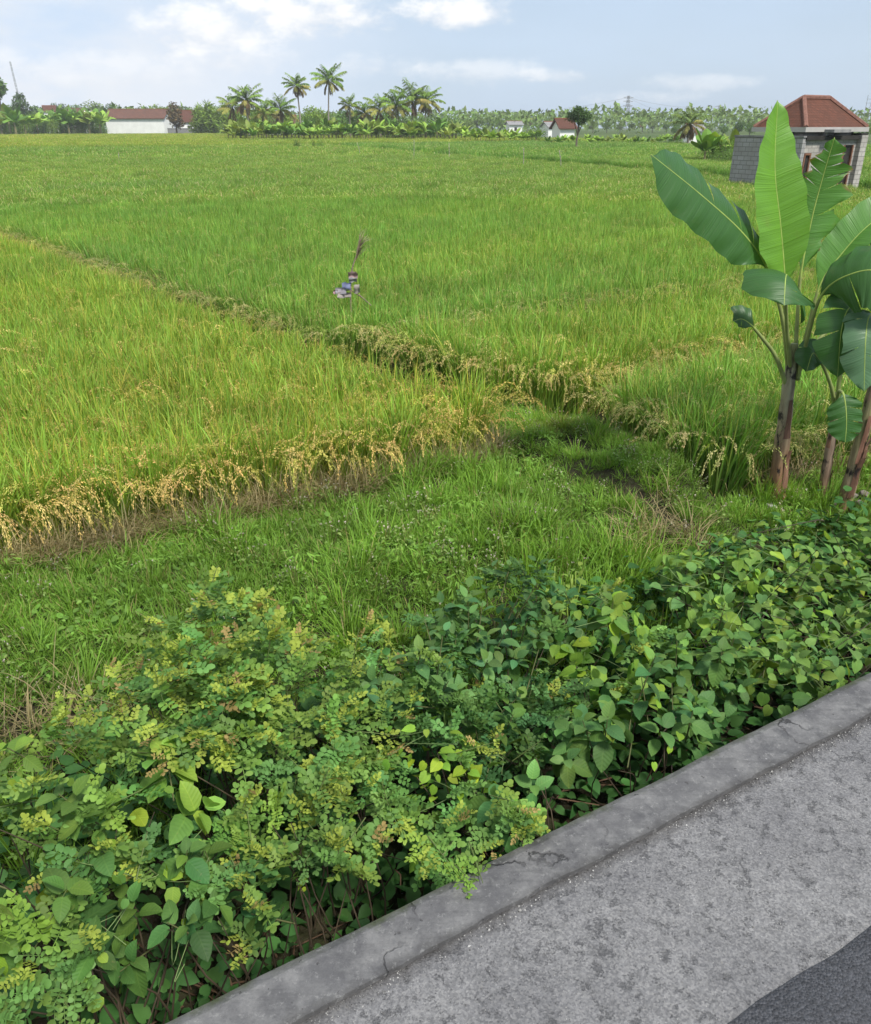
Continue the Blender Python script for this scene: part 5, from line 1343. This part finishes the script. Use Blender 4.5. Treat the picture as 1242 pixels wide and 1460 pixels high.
p = P0 + np.array([SD[0] * (Lx * .72) + ND[0] * 4, SD[1] * (Lx * .72) + ND[1] * 4, 0])
an = thing('antenna', 'thin antenna mast sticking up behind the roof of the grey house', 'antenna', far(1212, 52), RA)
m = MB(); m.tube([(0, 0, 0), (.0, 0, 4.75)], .014, 5, (.3, .3, .3)); m.tube([(.4, 0, 0), (.4, 0, 4.6)], .014, 5, (.3, .3, .3)); m.build('mast', M_steel, an)
m = MB()
for z in (4.35, 4.55): m.tube([(-.1, 0, z), (.5, 0, z)], .008, 4)
m.build('crossbar', M_steel, an)

# ---- pylons, cables and the radio mast
def lattice(m, w0, w1, h, n, r):
    for sx_ in (-1, 1):
        for sy in (-1, 1): m.tube([(sx_ * w0, sy * w0, 0), (sx_ * w1, sy * w1, h)], r, 4)
    for i in range(n):
        a, b = i / n, (i + 1) / n; wa, wb = w0 + (w1 - w0) * a, w0 + (w1 - w0) * b
        for p_, q_ in (((-1, -1), (1, -1)), ((1, -1), (1, 1)), ((1, 1), (-1, 1)), ((-1, 1), (-1, -1))):
            m.tube([(p_[0] * wa, p_[1] * wa, h * a), (q_[0] * wb, q_[1] * wb, h * b)], r * .6, 3, cap=False); m.tube([(q_[0] * wa, q_[1] * wa, h * a), (p_[0] * wb, p_[1] * wb, h * b)], r * .6, 3, cap=False)
tops = []
for u, D, v, lab in ((698, 690, 160, 'power pylon barely visible above the far wood left of the lone tree'), (892, 560, 137, 'tallest power pylon standing above the far wood'), (1022, 600, 150, 'power pylon right of the dead fronded palm'), (966, 660, 158, 'small power pylon left of the dead fronded palm')):
    h = hgt(v, D); root = thing('power_pylon', lab, 'pylon', far(u, D), .4, 'power pylons on the horizon')
    m = MB(); lattice(m, 1.9, .45, h, 9, .13); m.build('lattice_mast', M_steel, root)
    for k in (.72, .84, .95):
        m = MB(); m.tube([(-3.6, 0, h * k), (0, 0, h * k + .5), (3.6, 0, h * k)], .12, 4); m.tube([(-3.6, 0, h * k), (0, 0, h * k - .4), (3.6, 0, h * k)], .09, 4); m.build('crossarm', M_steel, root)
    tops.append((far(u, D), h))
for i, (a, b) in enumerate(((0, 1), (1, 3), (1, 2))):
    (pa, ha), (pb, hb) = tops[a], tops[b]
    for k in (.72, .95):
        t_ = np.linspace(0, 1, 14); pts = pa + (pb - pa) * t_[:, None]; pts[:, 2] = pa[2] + ha * k + (hb * k - ha * k) * t_ - 5 * 4 * t_ * (1 - t_) * .5
        m = MB(); m.tube(pts - pts[0], .07, 4, (.2, .2, .2), False); o = m.build('power_cable', M_steel); o.location = tuple(pts[0])
        tag(o, 'thin power cable strung between the distant pylons', 'cable', 'cables between the pylons')
root = thing('radio_mast', 'thin radio mast leaning above the dark pointed tree at the left', 'mast', far(39, 400))
h = hgt(90, 400); m = MB(); lattice(m, .4, .22, h, 14, .045); o = m.build('lattice_mast', M_steel, root); o.rotation_euler = (0, math.radians(-3), 0)
for u, D, v0, lab in ((513, 84, 203, 'short bamboo stake standing in the rice below the palm grove'), (590, 76, 199, 'pale tall bamboo stake in the rice under the tall palm pair'), (640, 74, 204, 'thin bamboo stake in the rice right of the pale tall one'), (745, 60, 211, 'thin bamboo stake in the rice near the far bank'), (798, 57, 214, 'bamboo stake closest to the lone dark tree'), (172, 70, 218, 'faint short stake in the rice in front of the white shed')):
    root = thing('bamboo_stake', lab, 'stake', far(u, D), 0, 'bamboo stakes in the rice')
    h = hgt(v0, D); m = MB(); m.tube(spline([(0, 0, -.1), (.03, 0, h * .5), (rng.normal(0, .08), 0, h)], 6), np.linspace(.035, .022, 6), 6, (.38, .36, .28)); m.build('pole', M_bark, root, True)
    m = MB()
    for z in np.linspace(.3, h * .95, 6): m.tube([(.012, 0, z), (.012, 0, z + .03)], .043, 6, (.3, .28, .2))
    m.build('node_ring', M_bark, root)
#SECTION5
# ================================================================== AIR, LIGHT, CAMERA
HAZE = 0.0003
if HAZE:
    mb = MB(); mb.box((-720, -70, -2.2), (720, 720, 62))
    T = NT('air'); pv = T.n('ShaderNodeVolumePrincipled', Color=(.93, .96, 1, 1), Density=HAZE)
    T.t.links.new(pv.outputs[0], T.out.inputs['Volume'])
    tag(mb.build('haze', T.m), 'thin pale haze in the air', None, None, 'stuff')

SUN_EL, SUN_AZ = math.radians(54), math.radians(142)     # azimuth clockwise from +Y
w = bpy.data.worlds.new('World'); SC.world = w; w.use_nodes = True
t = w.node_tree; t.nodes.clear()
nn = t.nodes.new; ln = t.links.new
def M(op, a, b=0.0, c=None):
    x = nn('ShaderNodeMath'); x.operation = op
    for i, v in enumerate((a, b, c)):
        if v is None: continue
        if isinstance(v, (int, float)): x.inputs[i].default_value = v
        else: ln(v, x.inputs[i])
    return x.outputs[0]
sky = nn('ShaderNodeTexSky'); sky.sky_type = 'NISHITA'; sky.sun_disc = False; sky.sun_elevation = SUN_EL; sky.sun_rotation = SUN_AZ
sky.air_density = 1.0; sky.dust_density = 1.2; sky.ozone_density = 1.0
tc = nn('ShaderNodeTexCoord').outputs['Generated']
def noise(scale, detail, rough, sc3=(1, 1, 1), off=(0, 0, 0)):
    mp = nn('ShaderNodeMapping'); mp.inputs['Scale'].default_value = sc3; mp.inputs['Location'].default_value = off; ln(tc, mp.inputs['Vector'])
    x = nn('ShaderNodeTexNoise'); x.inputs['Scale'].default_value = scale; x.inputs['Detail'].default_value = detail; x.inputs['Roughness'].default_value = rough
    ln(mp.outputs[0], x.inputs['Vector']); return x.outputs['Fac']
def step(x, a, b):
    m = nn('ShaderNodeMapRange'); m.interpolation_type = 'SMOOTHSTEP'; m.inputs['From Min'].default_value = a; m.inputs['From Max'].default_value = b
    ln(x, m.inputs['Value']); return m.outputs[0]
def mixc(f, a, b):
    x = nn('ShaderNodeMix'); x.data_type = 'RGBA'
    for i, v in ((0, f), (6, a), (7, b)):
        if isinstance(v, tuple): x.inputs[i].default_value = (*v, 1)
        elif isinstance(v, float): x.inputs[i].default_value = v
        else: ln(v, x.inputs[i])
    return x.outputs[2]
BG = .075
# thin high veil over everything, thicker to the left
sx = nn('ShaderNodeSeparateXYZ'); ln(tc, sx.inputs[0])
n_big = noise(3.0, 4, .55, (1, 1, 3.5), (2.3, 0, 0))
n_fine = noise(22, 7, .6, (1, 1, 1.9))
veil = M('MULTIPLY_ADD', n_big, .45, .5)
left = step(M('MULTIPLY', sx.outputs[0], -1.0), -.05, .42)
veil = M('MINIMUM', M('MULTIPLY_ADD', left, .3, veil), .97)
c = mixc(veil, sky.outputs[0], (6.7, 8.4, 10.7))
c = mixc(M('MULTIPLY', left, step(M('MULTIPLY_ADD', n_fine, .25, M('MULTIPLY', n_big, 1.0)), .35, .75)), c, (9.4, 9.7, 10.2))
# heaped clouds: a patch of sky around each direction, broken up by noise
for (u, v, ru, rv, amt) in ((440, 14, 95, 34, 1.0), (300, 42, 75, 38, .95), (335, 82, 70, 22, .6), (660, 14, 70, 30, 1.0), (690, 105, 80, 22, .45), (800, 106, 50, 12, .5), (120, 95, 150, 26, .35), (990, 118, 60, 14, .35), (920, 140, 70, 12, .35), (525, 92, 60, 18, .4)):
    d = ray(u, v); d = d / np.linalg.norm(d)
    ax, el = math.atan2(d[0], d[1]), math.asin(d[2])
    dx = M('SUBTRACT', sx.outputs[0], float(d[0])); dz = M('SUBTRACT', sx.outputs[2], float(d[2]))
    dx = M('MULTIPLY', dx, 1160 * .9 / ru * .83); dz = M('MULTIPLY', dz, 1420 / rv * .83)
    r2 = M('ADD', M('MULTIPLY', dx, dx), M('MULTIPLY', dz, dz))
    fld = M('SUBTRACT', M('MULTIPLY_ADD', n_fine, 2.6, -.75), r2)
    # only the half of the sky the camera looks at
    fld = M('MULTIPLY', step(fld, -.25, .75), step(sx.outputs[1], .1, .3))
    shade = step(M('MULTIPLY_ADD', n_fine, 1.2, M('MULTIPLY', dz, .35)), .2, .9)
    cc = mixc(shade, (9.0, 9.3, 9.8), (12, 12, 12))
    c = mixc(M('MULTIPLY', fld, amt), c, cc)
bg = nn('ShaderNodeBackground'); bg.inputs['Strength'].default_value = BG; ln(c, bg.inputs['Color'])
ow = nn('ShaderNodeOutputWorld'); ln(bg.outputs[0], ow.inputs['Surface'])

sl = bpy.data.lights.new('sun', 'SUN'); sl.energy = 4.3; sl.angle = math.radians(10); sl.color = (1, .95, .87)
so = bpy.data.objects.new('sun', sl); COL.objects.link(so)
sd = Vector((math.sin(SUN_AZ) * math.cos(SUN_EL), math.cos(SUN_AZ) * math.cos(SUN_EL), math.sin(SUN_EL)))
so.rotation_euler = sd.to_track_quat('Z', 'Y').to_euler()

cam = bpy.data.cameras.new('camera'); co = bpy.data.objects.new('camera', cam); COL.objects.link(co)
co.location = (0, 0, EYE); co.rotation_euler = (PI / 2 - TH, 0, 0)
cam.sensor_fit = 'VERTICAL'; cam.sensor_height = 24; cam.lens = 24 * F / 1460; cam.clip_start = .05; cam.clip_end = 4000
SC.camera = co
vs = SC.view_settings; vs.view_transform = 'Standard'; vs.look = 'None'; vs.exposure = 0.35; vs.gamma = 1; vs.use_curve_mapping = False
SC.cycles.use_denoising = True
SC.cycles.max_bounces = 6; SC.cycles.diffuse_bounces = 3; SC.cycles.transmission_bounces = 4; SC.cycles.transparent_max_bounces = 4; SC.cycles.volume_bounces = 0
SC.cycles.caustics_reflective = False; SC.cycles.caustics_refractive = False
